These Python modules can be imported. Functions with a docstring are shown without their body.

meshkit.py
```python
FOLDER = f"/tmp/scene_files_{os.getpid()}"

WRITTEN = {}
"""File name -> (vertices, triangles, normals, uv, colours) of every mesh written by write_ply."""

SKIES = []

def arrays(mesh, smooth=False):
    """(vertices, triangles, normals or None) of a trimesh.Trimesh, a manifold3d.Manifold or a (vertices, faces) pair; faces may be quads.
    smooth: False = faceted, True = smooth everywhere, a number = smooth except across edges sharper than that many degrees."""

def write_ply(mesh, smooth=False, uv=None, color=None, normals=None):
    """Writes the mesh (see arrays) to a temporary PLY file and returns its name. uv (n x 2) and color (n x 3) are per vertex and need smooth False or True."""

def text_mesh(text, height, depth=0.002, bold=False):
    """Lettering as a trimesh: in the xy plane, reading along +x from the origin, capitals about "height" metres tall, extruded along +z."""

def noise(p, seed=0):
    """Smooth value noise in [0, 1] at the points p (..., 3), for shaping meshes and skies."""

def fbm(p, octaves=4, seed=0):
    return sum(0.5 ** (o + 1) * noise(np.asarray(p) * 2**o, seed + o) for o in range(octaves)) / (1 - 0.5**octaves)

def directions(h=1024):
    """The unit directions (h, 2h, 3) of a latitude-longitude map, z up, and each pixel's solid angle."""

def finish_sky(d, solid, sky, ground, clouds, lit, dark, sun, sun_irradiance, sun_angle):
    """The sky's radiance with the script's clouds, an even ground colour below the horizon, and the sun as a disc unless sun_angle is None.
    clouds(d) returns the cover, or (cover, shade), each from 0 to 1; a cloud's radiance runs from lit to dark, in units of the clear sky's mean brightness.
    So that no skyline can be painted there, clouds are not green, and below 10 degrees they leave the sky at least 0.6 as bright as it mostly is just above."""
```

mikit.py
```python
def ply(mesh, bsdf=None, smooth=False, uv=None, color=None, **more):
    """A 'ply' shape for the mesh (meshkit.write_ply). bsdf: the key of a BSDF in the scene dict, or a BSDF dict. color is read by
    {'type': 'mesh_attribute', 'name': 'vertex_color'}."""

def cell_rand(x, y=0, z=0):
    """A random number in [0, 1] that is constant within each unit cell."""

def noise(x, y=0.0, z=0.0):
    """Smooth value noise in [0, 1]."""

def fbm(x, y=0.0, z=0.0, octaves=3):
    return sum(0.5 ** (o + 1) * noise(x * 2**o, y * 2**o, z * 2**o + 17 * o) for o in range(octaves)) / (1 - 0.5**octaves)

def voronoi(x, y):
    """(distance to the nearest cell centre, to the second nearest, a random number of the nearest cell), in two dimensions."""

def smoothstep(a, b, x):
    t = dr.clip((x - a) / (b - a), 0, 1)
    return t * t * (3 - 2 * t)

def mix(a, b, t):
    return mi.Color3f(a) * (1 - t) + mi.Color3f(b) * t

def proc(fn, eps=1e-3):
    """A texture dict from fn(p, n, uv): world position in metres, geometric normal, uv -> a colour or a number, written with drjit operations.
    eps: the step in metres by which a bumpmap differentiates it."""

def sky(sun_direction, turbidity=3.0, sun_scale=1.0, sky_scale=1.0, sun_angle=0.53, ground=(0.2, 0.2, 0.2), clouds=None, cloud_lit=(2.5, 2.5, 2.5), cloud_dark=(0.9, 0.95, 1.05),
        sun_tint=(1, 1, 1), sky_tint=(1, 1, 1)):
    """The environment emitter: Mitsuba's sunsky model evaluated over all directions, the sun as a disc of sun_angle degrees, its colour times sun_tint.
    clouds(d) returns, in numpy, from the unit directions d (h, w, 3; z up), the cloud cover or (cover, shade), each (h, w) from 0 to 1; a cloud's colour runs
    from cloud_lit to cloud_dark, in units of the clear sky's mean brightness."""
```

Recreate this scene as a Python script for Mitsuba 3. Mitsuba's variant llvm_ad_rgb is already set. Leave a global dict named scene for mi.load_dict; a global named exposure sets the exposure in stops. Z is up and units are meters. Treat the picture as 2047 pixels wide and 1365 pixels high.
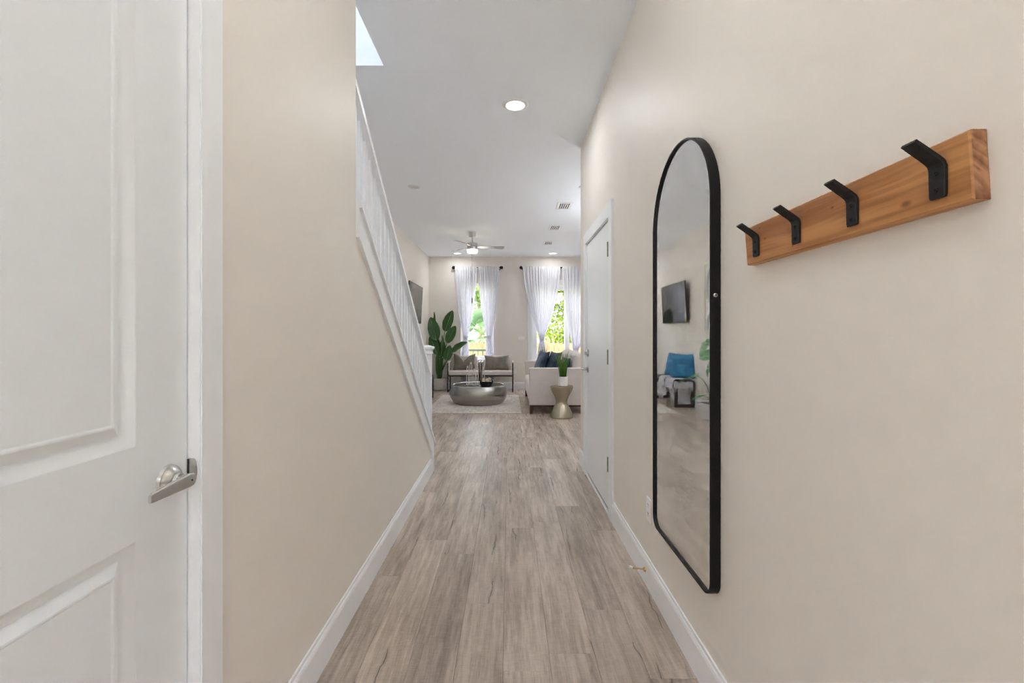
import math, random
import numpy as np, trimesh, mitsuba as mi, mikit, meshkit
import drjit as dr
from shapely.geometry import Polygon, box as sbox, Point
from shapely.ops import unary_union
from shapely import affinity
from mikit import noise, fbm, voronoi, cell_rand, smoothstep, mix

T = mi.ScalarTransform4f
PI = math.pi
rng = np.random.default_rng(7)
random.seed(7)
scene, labels = {}, {}

# ------------------------------------------------------------------ camera, sky, exposure
EYE = 1.242
scene['camera'] = {'type': 'perspective', 'fov': 2 * math.degrees(math.atan(1023.5 / 900.0)), 'fov_axis': 'x',
                   'to_world': T().look_at(origin=[0, 0, EYE], target=[0, 1, EYE], up=[0, 0, 1]),
                   'principal_point_offset_x': 5.5 / 2047, 'principal_point_offset_y': 13.0 / 1365,
                   'near_clip': 0.02, 'far_clip': 500.0}
exposure = 2.02
SUN = (-0.45, -0.36, 1.0)
scene['sky'] = mikit.sky(SUN, turbidity=4.0, sun_scale=5.0, sky_scale=9.0, ground=(0.35, 0.33, 0.28), sky_tint=(0.92, 1.0, 1.10),
                         clouds=lambda d: 0.55 + 0.45 * meshkit.fbm(d * 2.5, 4), cloud_lit=(1.9, 1.9, 1.9), cloud_dark=(1.2, 1.2, 1.25))
CAN_L = 110.0      # radiance of the recessed lamps
CAN_RGB = (0.98, 1.0, 1.0)

# ------------------------------------------------------------------ materials
def rgb(*c): return {'type': 'rgb', 'value': list(map(float, c))}
def s2l(r, g, b):
    f = lambda v: v / 255 / 12.92 if v <= 10 else ((v / 255 + 0.055) / 1.055) ** 2.4
    return (f(r), f(g), f(b))
def principled(c, rough=0.5, metal=0.0, spec=0.5, **k):
    c = c if isinstance(c, dict) else rgb(*c)
    return {'type': 'twosided', 'b': {'type': 'principled', 'base_color': c, 'roughness': rough, 'metallic': metal, 'specular': spec, **k}}
def mat(name, d): scene[name] = d; return name

mat('m_wall', principled((0.735, 0.698, 0.645), 0.5, spec=0.4))
mat('m_ceiling', principled((0.90, 0.935, 0.98), 0.75, spec=0.2))
mat('m_trim', principled((0.80, 0.818, 0.848), 0.38, spec=0.45))
mat('m_door', principled((0.75, 0.778, 0.81), 0.36, spec=0.5))
mat('m_white_plastic', principled((0.83, 0.83, 0.84), 0.35))
mat('m_black_metal', principled((0.005, 0.005, 0.006), 0.45, spec=0.22))
mat('m_iron', principled(mikit.proc(lambda p, n, uv: mix((0.004, 0.004, 0.0045), (0.014, 0.014, 0.015), fbm(p.x * 150, p.y * 150, p.z * 150))), 0.5, spec=0.3))
mat('m_mirror', {'type': 'conductor', 'material': 'none', 'specular_reflectance': rgb(0.97, 0.975, 0.97)})
mat('m_nickel', principled((0.62, 0.61, 0.59), 0.28, 1.0))
mat('m_dark_gap', principled((0.02, 0.02, 0.02), 0.9))
mat('m_chrome', principled((0.50, 0.51, 0.53), 0.14, 1.0))
mat('m_hinge', principled((0.26, 0.25, 0.24), 0.5, 0.3))
mat('m_brass', principled((0.72, 0.52, 0.26), 0.3, 1.0))
mat('m_brown', principled((0.13, 0.075, 0.045), 0.7))
mat('m_glass', {'type': 'thindielectric', 'int_ior': 1.5})

def plank_fn(p, n, uv):
    o = uv.y * 57.0
    x, y = p.x + o, p.y + o * 3.1
    warp = 0.016 * (fbm(x * 5, y * 2.2, 3) - 0.5)
    xx = x + warp
    grain = fbm(xx * 75, y * 5.0, 1.0, octaves=3)
    fine = noise(xx * 420, y * 22, 5.0)
    saw = noise(x * 60, y * 300, 2.0)
    blot = fbm(x * 8, y * 2.4, 9.0)
    fleck = fbm(x * 60, y * 22.0, 15.0)
    t = 0.33 * grain + 0.13 * fine + 0.08 * saw + 0.36 * blot + 0.10 * fleck
    t = smoothstep(0.18, 0.82, t)
    c = mix((0.255, 0.203, 0.166), (0.525, 0.448, 0.386), t)
    c = c * (0.89 + 0.20 * uv.x)
    dark = smoothstep(0.55, 0.8, fbm(xx * 16, y * 1.8, 21))
    c = c * (1 - 0.22 * dark)
    ci, cj = dr.floor(x / 0.089), dr.floor(y / 0.5)
    fx, fy = x / 0.089 - ci, y / 0.5 - cj
    mid = 0.25 + 0.5 * cell_rand(ci, cj, 2) + (cell_rand(ci, cj, 3) - 0.5) * 0.55 * (fy - 0.5) + 0.16 * (noise(y * 11, ci, 8.0) - 0.5) + 0.06 * (noise(y * 40, ci, 8.0) - 0.5)
    hl = 0.16 + 0.3 * cell_rand(ci, cj, 4)
    wd = 0.0021 * (0.45 + 0.9 * noise(y * 30, ci, 3.0)) * dr.clip(1 - dr.square((fy - 0.5) / hl), 0, 1)
    dd_ = dr.abs(fx - mid) * 0.089
    crack = (1 - smoothstep(0.35 * wd, wd + 1e-5, dd_)) * dr.select(cell_rand(ci, cj, 1) < 0.27, 1.0, 0.0)
    soft = (1 - smoothstep(0.0, 7 * wd + 1e-5, dd_)) * dr.select(cell_rand(ci, cj, 1) < 0.36, 0.28, 0.0)
    c = c * (1 - soft)
    return mix(c, (0.055, 0.042, 0.034), crack * 0.85)
mat('m_plank', {'type': 'principled', 'base_color': mikit.proc(plank_fn), 'roughness': 0.36, 'specular': 0.5})

def rack_fn(p, n, uv):
    y, z, x = p.y, p.z, p.x
    w = 0.02 * fbm(y * 5, z * 9, x * 9)
    g = fbm(y * 5, (z + w) * 130, x * 100)
    big = fbm(y * 3.5, z * 18, 5)
    c = mix((0.23, 0.085, 0.024), (0.45, 0.22, 0.078), smoothstep(0.25, 0.72, 0.5 * g + 0.5 * big))
    for ky, kz, r in ((0.757, 1.462, 0.0085), (0.93, 1.505, 0.004), (1.175, 1.494, 0.005), (1.20, 1.527, 0.004), (1.06, 1.452, 0.003)):
        d = dr.sqrt(dr.square((y - ky) / 1.7) + dr.square(z - kz))
        c = mix(c, (0.13, 0.04, 0.012), 0.8 * (1 - smoothstep(0.2 * r, r, d)))
    e = smoothstep(0.6, 0.9, dr.abs(n.y))
    rings = noise(dr.sqrt(dr.square((x - 0.60) * 1.0) + dr.square(z - 1.40)) * 260, fbm(x * 60, z * 60) * 3)
    ec = mix((0.13, 0.042, 0.016), (0.36, 0.19, 0.10), smoothstep(0.2, 0.8, 0.4 * rings + 0.6 * fbm(x * 55, z * 28, 3)))
    return mix(c, ec, e)
mat('m_rack_wood', principled(mikit.proc(rack_fn), 0.45, spec=0.4))

def fabric(c, amp=0.12, scale=260.0):
    c = np.array(c)
    return mikit.proc(lambda p, n, uv: mix((c * (1 - amp)).tolist(), (c * (1 + amp)).tolist(), 0.5 * noise(p.x * scale, p.y * scale, p.z * scale) + 0.5 * fbm(p.x * 14, p.y * 14, p.z * 14)))
mat('m_sofa', principled(fabric((0.64, 0.585, 0.56)), 0.9, spec=0.15, sheen=0.3))
mat('m_chair_fabric', principled(fabric((0.70, 0.64, 0.61)), 0.9, spec=0.15))
mat('m_leather', principled((0.72, 0.64, 0.58), 0.6))
def velvet(a, b):
    return mikit.proc(lambda p, n, uv: mix(a, b, smoothstep(0.3, 0.7, fbm(p.x * 12, p.y * 12, p.z * 9))))
mat('m_olive_velvet', principled(velvet((0.165, 0.15, 0.12), (0.22, 0.20, 0.165)), 0.55, spec=0.3, sheen=1.0, sheen_tint=0.3))
mat('m_navy_velvet', principled(velvet((0.012, 0.03, 0.06), (0.04, 0.075, 0.12)), 0.6, spec=0.25, sheen=0.5))
mat('m_slate_velvet', principled(velvet((0.12, 0.15, 0.18), (0.2, 0.23, 0.26)), 0.6, spec=0.25, sheen=0.5))
mat('m_blue_velvet', principled(velvet((0.02, 0.14, 0.30), (0.05, 0.25, 0.44)), 0.55, spec=0.3, sheen=0.6))
mat('m_throw', principled(fabric((0.50, 0.49, 0.51), 0.3, 70.0), 0.95, spec=0.1))
mat('m_dark_wood', principled(mikit.proc(lambda p, n, uv: mix((0.018, 0.013, 0.011), (0.045, 0.032, 0.025), fbm(p.x * 30, p.y * 30, p.z * 30))), 0.45))
mat('m_mahogany', principled((0.05, 0.014, 0.008), 0.4))
mat('m_bench_seat', principled((0.045, 0.043, 0.045), 0.6))
mat('m_steel', principled((0.50, 0.485, 0.45), 0.13, 1.0))
mat('m_champagne', principled((0.50, 0.45, 0.345), 0.16, 1.0))
mat('m_steel_top', principled((0.66, 0.66, 0.66), 0.1, 1.0))
mat('m_pot_grey', principled(mikit.proc(lambda p, n, uv: mix((0.46, 0.44, 0.43), (0.60, 0.575, 0.56), fbm(p.x * 20, p.y * 20, p.z * 20))), 0.8))
mat('m_pot_white', principled((0.86, 0.85, 0.85), 0.25))
mat('m_soil', principled((0.03, 0.02, 0.014), 0.95))
mat('m_leaf', principled(mikit.proc(lambda p, n, uv: mix((0.010, 0.042, 0.012), (0.035, 0.125, 0.024), fbm(p.x * 9, p.y * 9, p.z * 6))), 0.33, spec=0.5))
mat('m_midrib', principled((0.16, 0.32, 0.06), 0.4))
mat('m_stem', principled(mikit.proc(lambda p, n, uv: mix((0.015, 0.06, 0.015), (0.05, 0.15, 0.03), fbm(p.x * 40, p.y * 40, p.z * 4))), 0.45))
mat('m_monstera', principled(mikit.proc(lambda p, n, uv: mix((0.02, 0.11, 0.03), (0.08, 0.30, 0.07), fbm(p.x * 15, p.y * 15, p.z * 15))), 0.35))
mat('m_grass', principled({'type': 'mesh_attribute', 'name': 'vertex_color'}, 0.5, spec=0.3))
mat('m_sheer', {'type': 'principledthin', 'base_color': rgb(0.78, 0.775, 0.82), 'roughness': 0.8, 'diff_trans': 0.36, 'spec_trans': 0.0, 'eta': 1.2})
mat('m_tv_screen', principled((0.014, 0.013, 0.013), 0.06, spec=0.9, clearcoat=1.0))
mat('m_tv_body', principled((0.02, 0.02, 0.02), 0.5))
def rug_fn(p, n, uv):
    x, y = p.x, p.y
    a = dr.abs(x * 3.2 - dr.round(x * 3.2)) + dr.abs(y * 2.1 - dr.round(y * 2.1))
    line = 1 - smoothstep(0.035, 0.06, dr.abs(a - 0.5))
    strip = 1 - smoothstep(0.1, 0.2, dr.abs(noise(x * 55, y * 4) - 0.5))
    c = mix((0.48, 0.435, 0.40), (0.60, 0.565, 0.535), fbm(x * 18, y * 18))
    c = mix(c, (0.28, 0.245, 0.22), 0.4 * strip * smoothstep(0.35, 0.6, fbm(x * 2.5, y * 2.5, 3)))
    return mix(c, (0.68, 0.655, 0.63), 0.38 * line)
mat('m_rug', principled(mikit.proc(rug_fn), 0.95, spec=0.1))
mat('m_rug_edge', principled((0.60, 0.50, 0.38), 0.95, spec=0.1))
mat('m_cream', principled(fabric((0.66, 0.58, 0.46), 0.3, 120.0), 0.9, spec=0.1))
mat('m_wire', principled((0.80, 0.73, 0.69), 0.4, 0.2))
mat('m_wax', principled((0.88, 0.86, 0.82), 0.5))
mat('m_print_white', principled((0.80, 0.79, 0.77), 0.6))
mat('m_art_blue', principled((0.30, 0.34, 0.40), 0.7))
mat('m_art_navy', principled((0.05, 0.06, 0.08), 0.7))
mat('m_frame_gold', principled((0.52, 0.42, 0.30), 0.4))
mat('m_fence_wood', principled(mikit.proc(lambda p, n, uv: mix((0.115, 0.086, 0.047), (0.20, 0.155, 0.095), fbm(p.x * 30, p.y * 30, p.z * 3))), 0.85, spec=0.1))
mat('m_green_metal', principled((0.01, 0.03, 0.025), 0.5))
mat('m_lawn', principled(mikit.proc(lambda p, n, uv: mix((0.06, 0.13, 0.03), (0.16, 0.24, 0.07), fbm(p.x * 3, p.y * 3))), 0.95, spec=0.1))
mat('m_concrete', principled((0.48, 0.475, 0.465), 0.9, spec=0.1))
mat('m_bark', principled(mikit.proc(lambda p, n, uv: mix((0.10, 0.075, 0.05), (0.24, 0.19, 0.14), fbm(p.x * 14, p.y * 14, p.z * 5))), 0.95, spec=0.1))
mat('m_tree_leaf', {'type': 'principledthin', 'base_color': {'type': 'mesh_attribute', 'name': 'vertex_color'}, 'roughness': 0.5, 'diff_trans': 0.8, 'spec_trans': 0.0, 'eta': 1.4})
mat('m_lens_off', principled((0.74, 0.74, 0.74), 0.5))
mat('m_lamp', principled((0.9, 0.9, 0.88), 0.5))

# ------------------------------------------------------------------ helpers
used = {}
def numbered(k):
    i = used.get(k, 0); used[k] = i + 1
    return k if i == 0 else f'{k}_{i:03d}'
def thing(name, label, cat=None, group=None, kind=None):
    key = numbered(name); labels[key] = {'label': label}
    if cat: labels[key]['category'] = cat
    if group: labels[key]['group'] = group
    if kind: labels[key]['kind'] = kind
    return key
def struct(name, label=None):
    key = numbered(name); labels[key] = {'kind': 'structure'}
    if label: labels[key]['label'] = label
    return key
def put(key, mesh, m, smooth=False, **k):
    scene[key] = mikit.ply(mesh, m, smooth, **k); return key
def part(parent, name, mesh, m, smooth=False, label=None, kind=None, **k):
    key = numbered(parent + '__' + name)
    put(key, mesh, m, smooth, **k)
    if label or kind:
        labels[key] = {}
        if label: labels[key]['label'] = label
        if kind: labels[key]['kind'] = kind
    return key
def cat(*ms):
    ms = [m for x in ms for m in (x if isinstance(x, (list, tuple)) else [x])]
    return trimesh.util.concatenate(ms)
def bx(x0, x1, y0, y1, z0, z1, c=0.0):
    p = []
    for x, sx in ((x0, 1), (x1, -1)):
        for y, sy in ((y0, 1), (y1, -1)):
            for z, sz in ((z0, 1), (z1, -1)):
                if c:
                    p += [(x + sx * c, y + sy * c, z), (x + sx * c, y, z + sz * c), (x, y + sy * c, z + sz * c)]
                else: p.append((x, y, z))
    return trimesh.convex.convex_hull(np.array(p))
_ico = trimesh.creation.icosphere(2).vertices
def rbox(x0, x1, y0, y1, z0, z1, r):
    p = [_ico * r + (x, y, z) for x in (x0 + r, x1 - r) for y in (y0 + r, y1 - r) for z in (z0 + r, z1 - r)]
    return trimesh.convex.convex_hull(np.vstack(p))
def ext(poly, a0, a1, axis):
    """Extrude a shapely polygon: axis 'x': polygon in (y,z); 'y': polygon in (x,z); 'z': polygon in (x,y)."""
    polys = getattr(poly, 'geoms', [poly])
    m = cat([trimesh.creation.extrude_polygon(g, a1 - a0, engine='earcut') for g in polys])
    v = np.array(m.vertices)
    if axis == 'x': w = np.c_[v[:, 2] + a0, v[:, 0], v[:, 1]]; f = m.faces
    elif axis == 'y': w = np.c_[v[:, 0], v[:, 2] + a0, v[:, 1]]; f = m.faces[:, ::-1]
    else: w = np.c_[v[:, 0], v[:, 1], v[:, 2] + a0]; f = m.faces
    return trimesh.Trimesh(w, f, process=False)
def tube(pts, r, n=8, caps=True):
    p = np.asarray(pts, float); r = np.broadcast_to(r, (len(p),)).astype(float)
    t = np.gradient(p, axis=0); t /= np.linalg.norm(t, axis=1, keepdims=True) + 1e-12
    a = np.zeros_like(p); ref = np.array([0, 0, 1.0]) if abs(t[0, 2]) < 0.9 else np.array([1.0, 0, 0])
    u = np.cross(t[0], ref); u /= np.linalg.norm(u)
    vs = []
    for i in range(len(p)):
        u = u - t[i] * (u @ t[i]); u /= np.linalg.norm(u)
        w = np.cross(t[i], u)
        ang = np.arange(n) * 2 * PI / n
        vs.append(p[i] + r[i] * (np.cos(ang)[:, None] * u + np.sin(ang)[:, None] * w))
    v = np.vstack(vs); f = []
    for i in range(len(p) - 1):
        for j in range(n):
            a0, b0 = i * n + j, i * n + (j + 1) % n
            f += [(a0, b0, b0 + n), (a0, b0 + n, a0 + n)]
    if caps:
        v = np.vstack([v, p[0], p[-1]]); c0, c1 = len(v) - 2, len(v) - 1; L = (len(p) - 1) * n
        for j in range(n):
            f += [(c0, (j + 1) % n, j), (c1, L + j, L + (j + 1) % n)]
    return trimesh.Trimesh(v, np.array(f), process=False)
def cyl(p0, p1, r, n=24): return tube([p0, p1], r, n)
def lathe(prof, c=(0, 0, 0), n=48, axis='z', disp=None):
    """Revolve (r, z) points about an axis through c."""
    pr = np.array(prof, float); a = np.arange(n) * 2 * PI / n
    r = np.repeat(pr[:, 0][:, None], n, 1); z = np.repeat(pr[:, 1][:, None], n, 1)
    if disp is not None: r = r + disp(pr, a)
    v = np.stack([r * np.cos(a), r * np.sin(a), z], -1).reshape(-1, 3)
    f = []
    m = len(pr); i, j = np.meshgrid(np.arange(m - 1), np.arange(n), indexing='ij')
    A, B = i * n + j, i * n + (j + 1) % n
    f = np.concatenate([np.stack([A, B, B + n], -1).reshape(-1, 3), np.stack([A, B + n, A + n], -1).reshape(-1, 3)])
    if axis == 'x': v = v[:, [2, 0, 1]]
    elif axis == '-x': v = np.c_[-v[:, 2], v[:, 0], -v[:, 1]]; 
    elif axis == 'y': v = v[:, [1, 2, 0]]
    return trimesh.Trimesh(v + np.array(c), f, process=False)
def ball(c, r, k=2, s=(1, 1, 1)):
    m = trimesh.creation.icosphere(k, r); m.apply_scale(s); m.apply_translation(c); return m
def rot(m, axis, deg, at=(0, 0, 0)):
    m = m.copy(); m.apply_transform(trimesh.transformations.rotation_matrix(math.radians(deg), axis, at)); return m
def mv(m, *d):
    m = m.copy(); m.apply_translation(d); return m
def grid(P):
    """(a, b, 3) points -> mesh."""
    a, b, _ = P.shape; i, j = np.meshgrid(np.arange(a - 1), np.arange(b - 1), indexing='ij'); A = i * b + j
    f = np.concatenate([np.stack([A, A + b, A + b + 1], -1).reshape(-1, 3), np.stack([A, A + b + 1, A + 1], -1).reshape(-1, 3)])
    return trimesh.Trimesh(P.reshape(-1, 3), f, process=False)

# ------------------------------------------------------------------ the room shell
XL, XR, H = -0.702, 0.692, 3.05          # faces of the hall's walls, ceiling height
LX, RX, YB, YF = -1.857, 2.30, 10.38, -1.30
YE_L, YE_R = 4.09, 4.36                   # where the hall's walls end
SL = 0.765                                # pitch of the stair
fas = lambda y: 0.987 - SL * (y - 2.98)
capz = lambda y: 1.142 - SL * (y - 2.98)
railz = lambda y: 1.735 - SL * (y - 2.98)
YW = 2.06

k = struct('floor', 'grey brown wood plank floor'); put(k, bx(LX - 0.1, RX + 0.1, YF - 0.1, YB + 0.1, -0.22, -0.021), 'm_concrete')
WP, LP = 0.178, 1.235
seam = {0: 1.757, 1: 2.036, 2: 1.628, -1: 2.90, -2: 2.084, -3: 2.556, -4: 2.73, -5: 2.324}
prng = np.random.default_rng(21)
def plank_mesh(x0, x1, y0, y1):
    g, b, d = 0.0003, 0.0010, 0.0009
    x0 += g; x1 -= g; y0 += g; y1 -= g
    lo = [(x0, y0, -0.018), (x1, y0, -0.018), (x1, y1, -0.018), (x0, y1, -0.018)]
    mid = [(x0, y0, -d), (x1, y0, -d), (x1, y1, -d), (x0, y1, -d)]
    top = [(x0 + b, y0 + b, 0), (x1 - b, y0 + b, 0), (x1 - b, y1 - b, 0), (x0 + b, y1 - b, 0)]
    v = np.array(lo + mid + top); f = [(8, 9, 10), (8, 10, 11)]
    for a in (0, 4):
        for j in range(4):
            q = (j + 1) % 4; f += [(a + j, a + q, a + 4 + q), (a + j, a + 4 + q, a + 4 + j)]
    return trimesh.Trimesh(v, f, process=False)
for col in range(-12, 13):
    x0, x1 = 0.155 + col * WP, 0.155 + (col + 1) * WP
    x0, x1 = max(x0, LX), min(x1, RX)
    if x1 - x0 < 0.02: continue
    ya = YF if -5 <= col <= 2 else (4.0 if col < -5 else YE_R)
    s = seam.get(col, prng.uniform(0, LP))
    y = s - LP * math.ceil((s - ya) / LP)
    while y < YB:
        y0, y1 = max(y, ya), min(y + LP, YB)
        if y1 - y0 > 0.01:
            u = np.tile([[prng.uniform(), prng.uniform()]], (12, 1))
            part('floor', 'plank', plank_mesh(x0, x1, y0, y1), 'm_plank', uv=u)
        y += LP

# ceiling with the stair opening, 0.3 m thick floor above
OX, OY0, OY1 = -0.843, -0.35, 3.022
k = struct('ceiling', 'flat white ceiling')
put(k, ext(sbox(LX - 0.15, YF - 0.15, RX + 0.15, YB + 0.15).difference(sbox(LX, OY0, OX, OY1)), H, H + 0.3, 'z'), 'm_ceiling')
# stairwell above the opening
for nm, m in (('wall_stairwell_right', bx(OX, OX + 0.1, OY0 - 0.1, OY1 + 0.1, H + 0.3, 5.6)), ('wall_stairwell_far', bx(LX, OX, OY1, OY1 + 0.1, H + 0.3, 5.6)),
              ('wall_stairwell_near', bx(LX, OX, OY0 - 0.1, OY0, H + 0.3, 5.6)), ('wall_stairwell_left', bx(LX - 0.1, LX, OY0 - 0.1, OY1 + 0.1, H + 0.3, 5.6)),
              ('ceiling_stairwell', bx(LX - 0.1, OX + 0.1, OY0 - 0.1, OY1 + 0.1, 5.6, 5.7))):
    put(struct(nm), m, 'm_ceiling')

# hall left wall: full height to YW, then the sloping knee wall under the stair railing; a hole for door_1
D1a, D1b, DH = 0.235, 1.003, 2.045
poly = Polygon([(YF, 0), (YE_L, 0), (YE_L, capz(YE_L) - 0.02), (YW, capz(YW) - 0.02), (YW, H), (YF, H)]).difference(sbox(D1a - 0.02, -1, D1b + 0.02, DH + 0.02))
put(struct('wall_left', 'beige left hall wall'), ext(poly, XL - 0.095, XL, 'x'), 'm_wall')
# hall right wall with a hole for door_2
D2a, D2b = 3.082, 4.003
poly = sbox(YF, 0, YE_R, H).difference(sbox(D2a - 0.02, -1, D2b + 0.02, DH + 0.02))
put(struct('wall_right', 'beige right hall wall'), ext(poly, XR, XR + 0.115, 'x'), 'm_wall')
put(struct('wall_living_near'), bx(XR + 0.115, RX, YE_R - 0.115, YE_R, 0, H), 'm_wall')
put(struct('wall_living_left', 'beige living room wall behind the television'), bx(LX - 0.12, LX, YF, YB, 0, H), 'm_wall')
put(struct('wall_living_right'), bx(RX, RX + 0.12, YF, YB, 0, H), 'm_wall')
W1 = (-1.115, -0.355, 0.68, 2.44)         # window in the back wall
W2 = (0.50, 2.17, 0.0, 2.44)              # glazed patio door
poly = sbox(LX - 0.12, 0, RX + 0.12, H).difference(sbox(W1[0], W1[2], W1[1], W1[3])).difference(sbox(W2[0], -1, W2[1], W2[3]))
put(struct('wall_back', 'beige back wall with the window and the glazed door'), ext(poly, YB, YB + 0.16, 'y'), 'm_wall')
E = (-0.50, 0.50, 2.44)                   # entrance behind the camera
poly = sbox(LX - 0.12, 0, RX + 0.12, H).difference(sbox(E[0], -1, E[1], E[2]))
put(struct('wall_front'), ext(poly, YF - 0.14, YF, 'y'), 'm_wall')

# baseboards: face to 0.115, bevel up to 0.14 at the wall
def base_prof(t=0.014): return [(0, 0), (t, 0), (t, 0.112), (t * 0.75, 0.122), (t * 0.45, 0.127), (t * 0.4, 0.138), (0, 0.14)]
def base_y(x, s, y0, y1, hs=1.0):          # runs along y; s: direction it stands out from the wall
    m = ext(Polygon([(x + s * a, b * hs) for a, b in base_prof()]), y0, y1, 'y'); return m
def base_x(y, s, x0, x1, hs=1.0):
    return ext(Polygon([(y + s * a, b * hs) for a, b in base_prof()]), x0, x1, 'x')
put(struct('baseboard_left', 'white baseboard along the left hall wall'), base_y(XL, 1, 1.085, 4.075), 'm_trim')
put(struct('baseboard_left_near'), base_y(XL, 1, YF, 0.155), 'm_trim')
put(struct('baseboard_right', 'white baseboard along the right hall wall'), base_y(XR, -1, YF, 2.979), 'm_trim')
put(struct('baseboard_right_far'), cat(base_y(XR, -1, 4.11, YE_R + 0.014), base_x(YE_R, 1, XR - 0.014, RX)), 'm_trim')
put(struct('baseboard_living_left'), base_y(LX, 1, 4.1, YB, 1.15), 'm_trim')
put(struct('baseboard_living_right'), base_y(RX, -1, YE_R, YB, 1.15), 'm_trim')
put(struct('baseboard_back', 'white baseboard along the back wall'), cat(base_x(YB, -1, LX, W2[0] - 0.09, 1.15), base_x(YB, -1, W2[1] + 0.09, RX, 1.15)), 'm_trim')

# ------------------------------------------------------------------ door_1: panelled closet door in the left wall
d = struct('door_1', 'white two-panel closet door in the left hall wall')
LXF = -0.716                               # face of the leaf
def loft(rings, close=True):
    """Rings of equal length (closed loops) joined; the last one is filled as a quad fan."""
    v = np.vstack(rings); n = len(rings[0]); f = []
    for i in range(len(rings) - 1):
        for j in range(n):
            a, b = i * n + j, i * n + (j + 1) % n; f += [(a, b, b + n), (a, b + n, a + n)]
    L = (len(rings) - 1) * n
    if close: f += [(L, L + 1, L + 2), (L, L + 2, L + 3)]
    return trimesh.Trimesh(v, f, process=False)
def panel(y0, y1, z0, z1):
    prof = [(0, 0), (0.003, -0.001), (0.010, -0.0065), (0.018, -0.011), (0.023, -0.012), (0.026, -0.012), (0.036, -0.0065), (0.0445, -0.0018), (0.0475, -0.0015), (0.051, -0.003), (0.056, -0.003)]
    return loft([np.array([(LXF + q, y0 + o, z0 + o), (LXF + q, y1 - o, z0 + o), (LXF + q, y1 - o, z1 - o), (LXF + q, y0 + o, z1 - o)]) for o, q in prof])
la, lb = D1a + 0.003, D1b - 0.003
ops = [sbox(D1a + 0.135, 0.24, 0.8634, 0.8468), sbox(D1a + 0.135, 1.0276, 0.8634, 1.905)]
leaf_poly = sbox(la, 0.012, lb, DH - 0.004)
for o in ops: leaf_poly = leaf_poly.difference(o)
part(d, 'leaf', cat(ext(leaf_poly, LXF - 0.014, LXF, 'x'), bx(LXF - 0.035, LXF - 0.014, la, lb, 0.012, DH - 0.004)), 'm_door')
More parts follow.
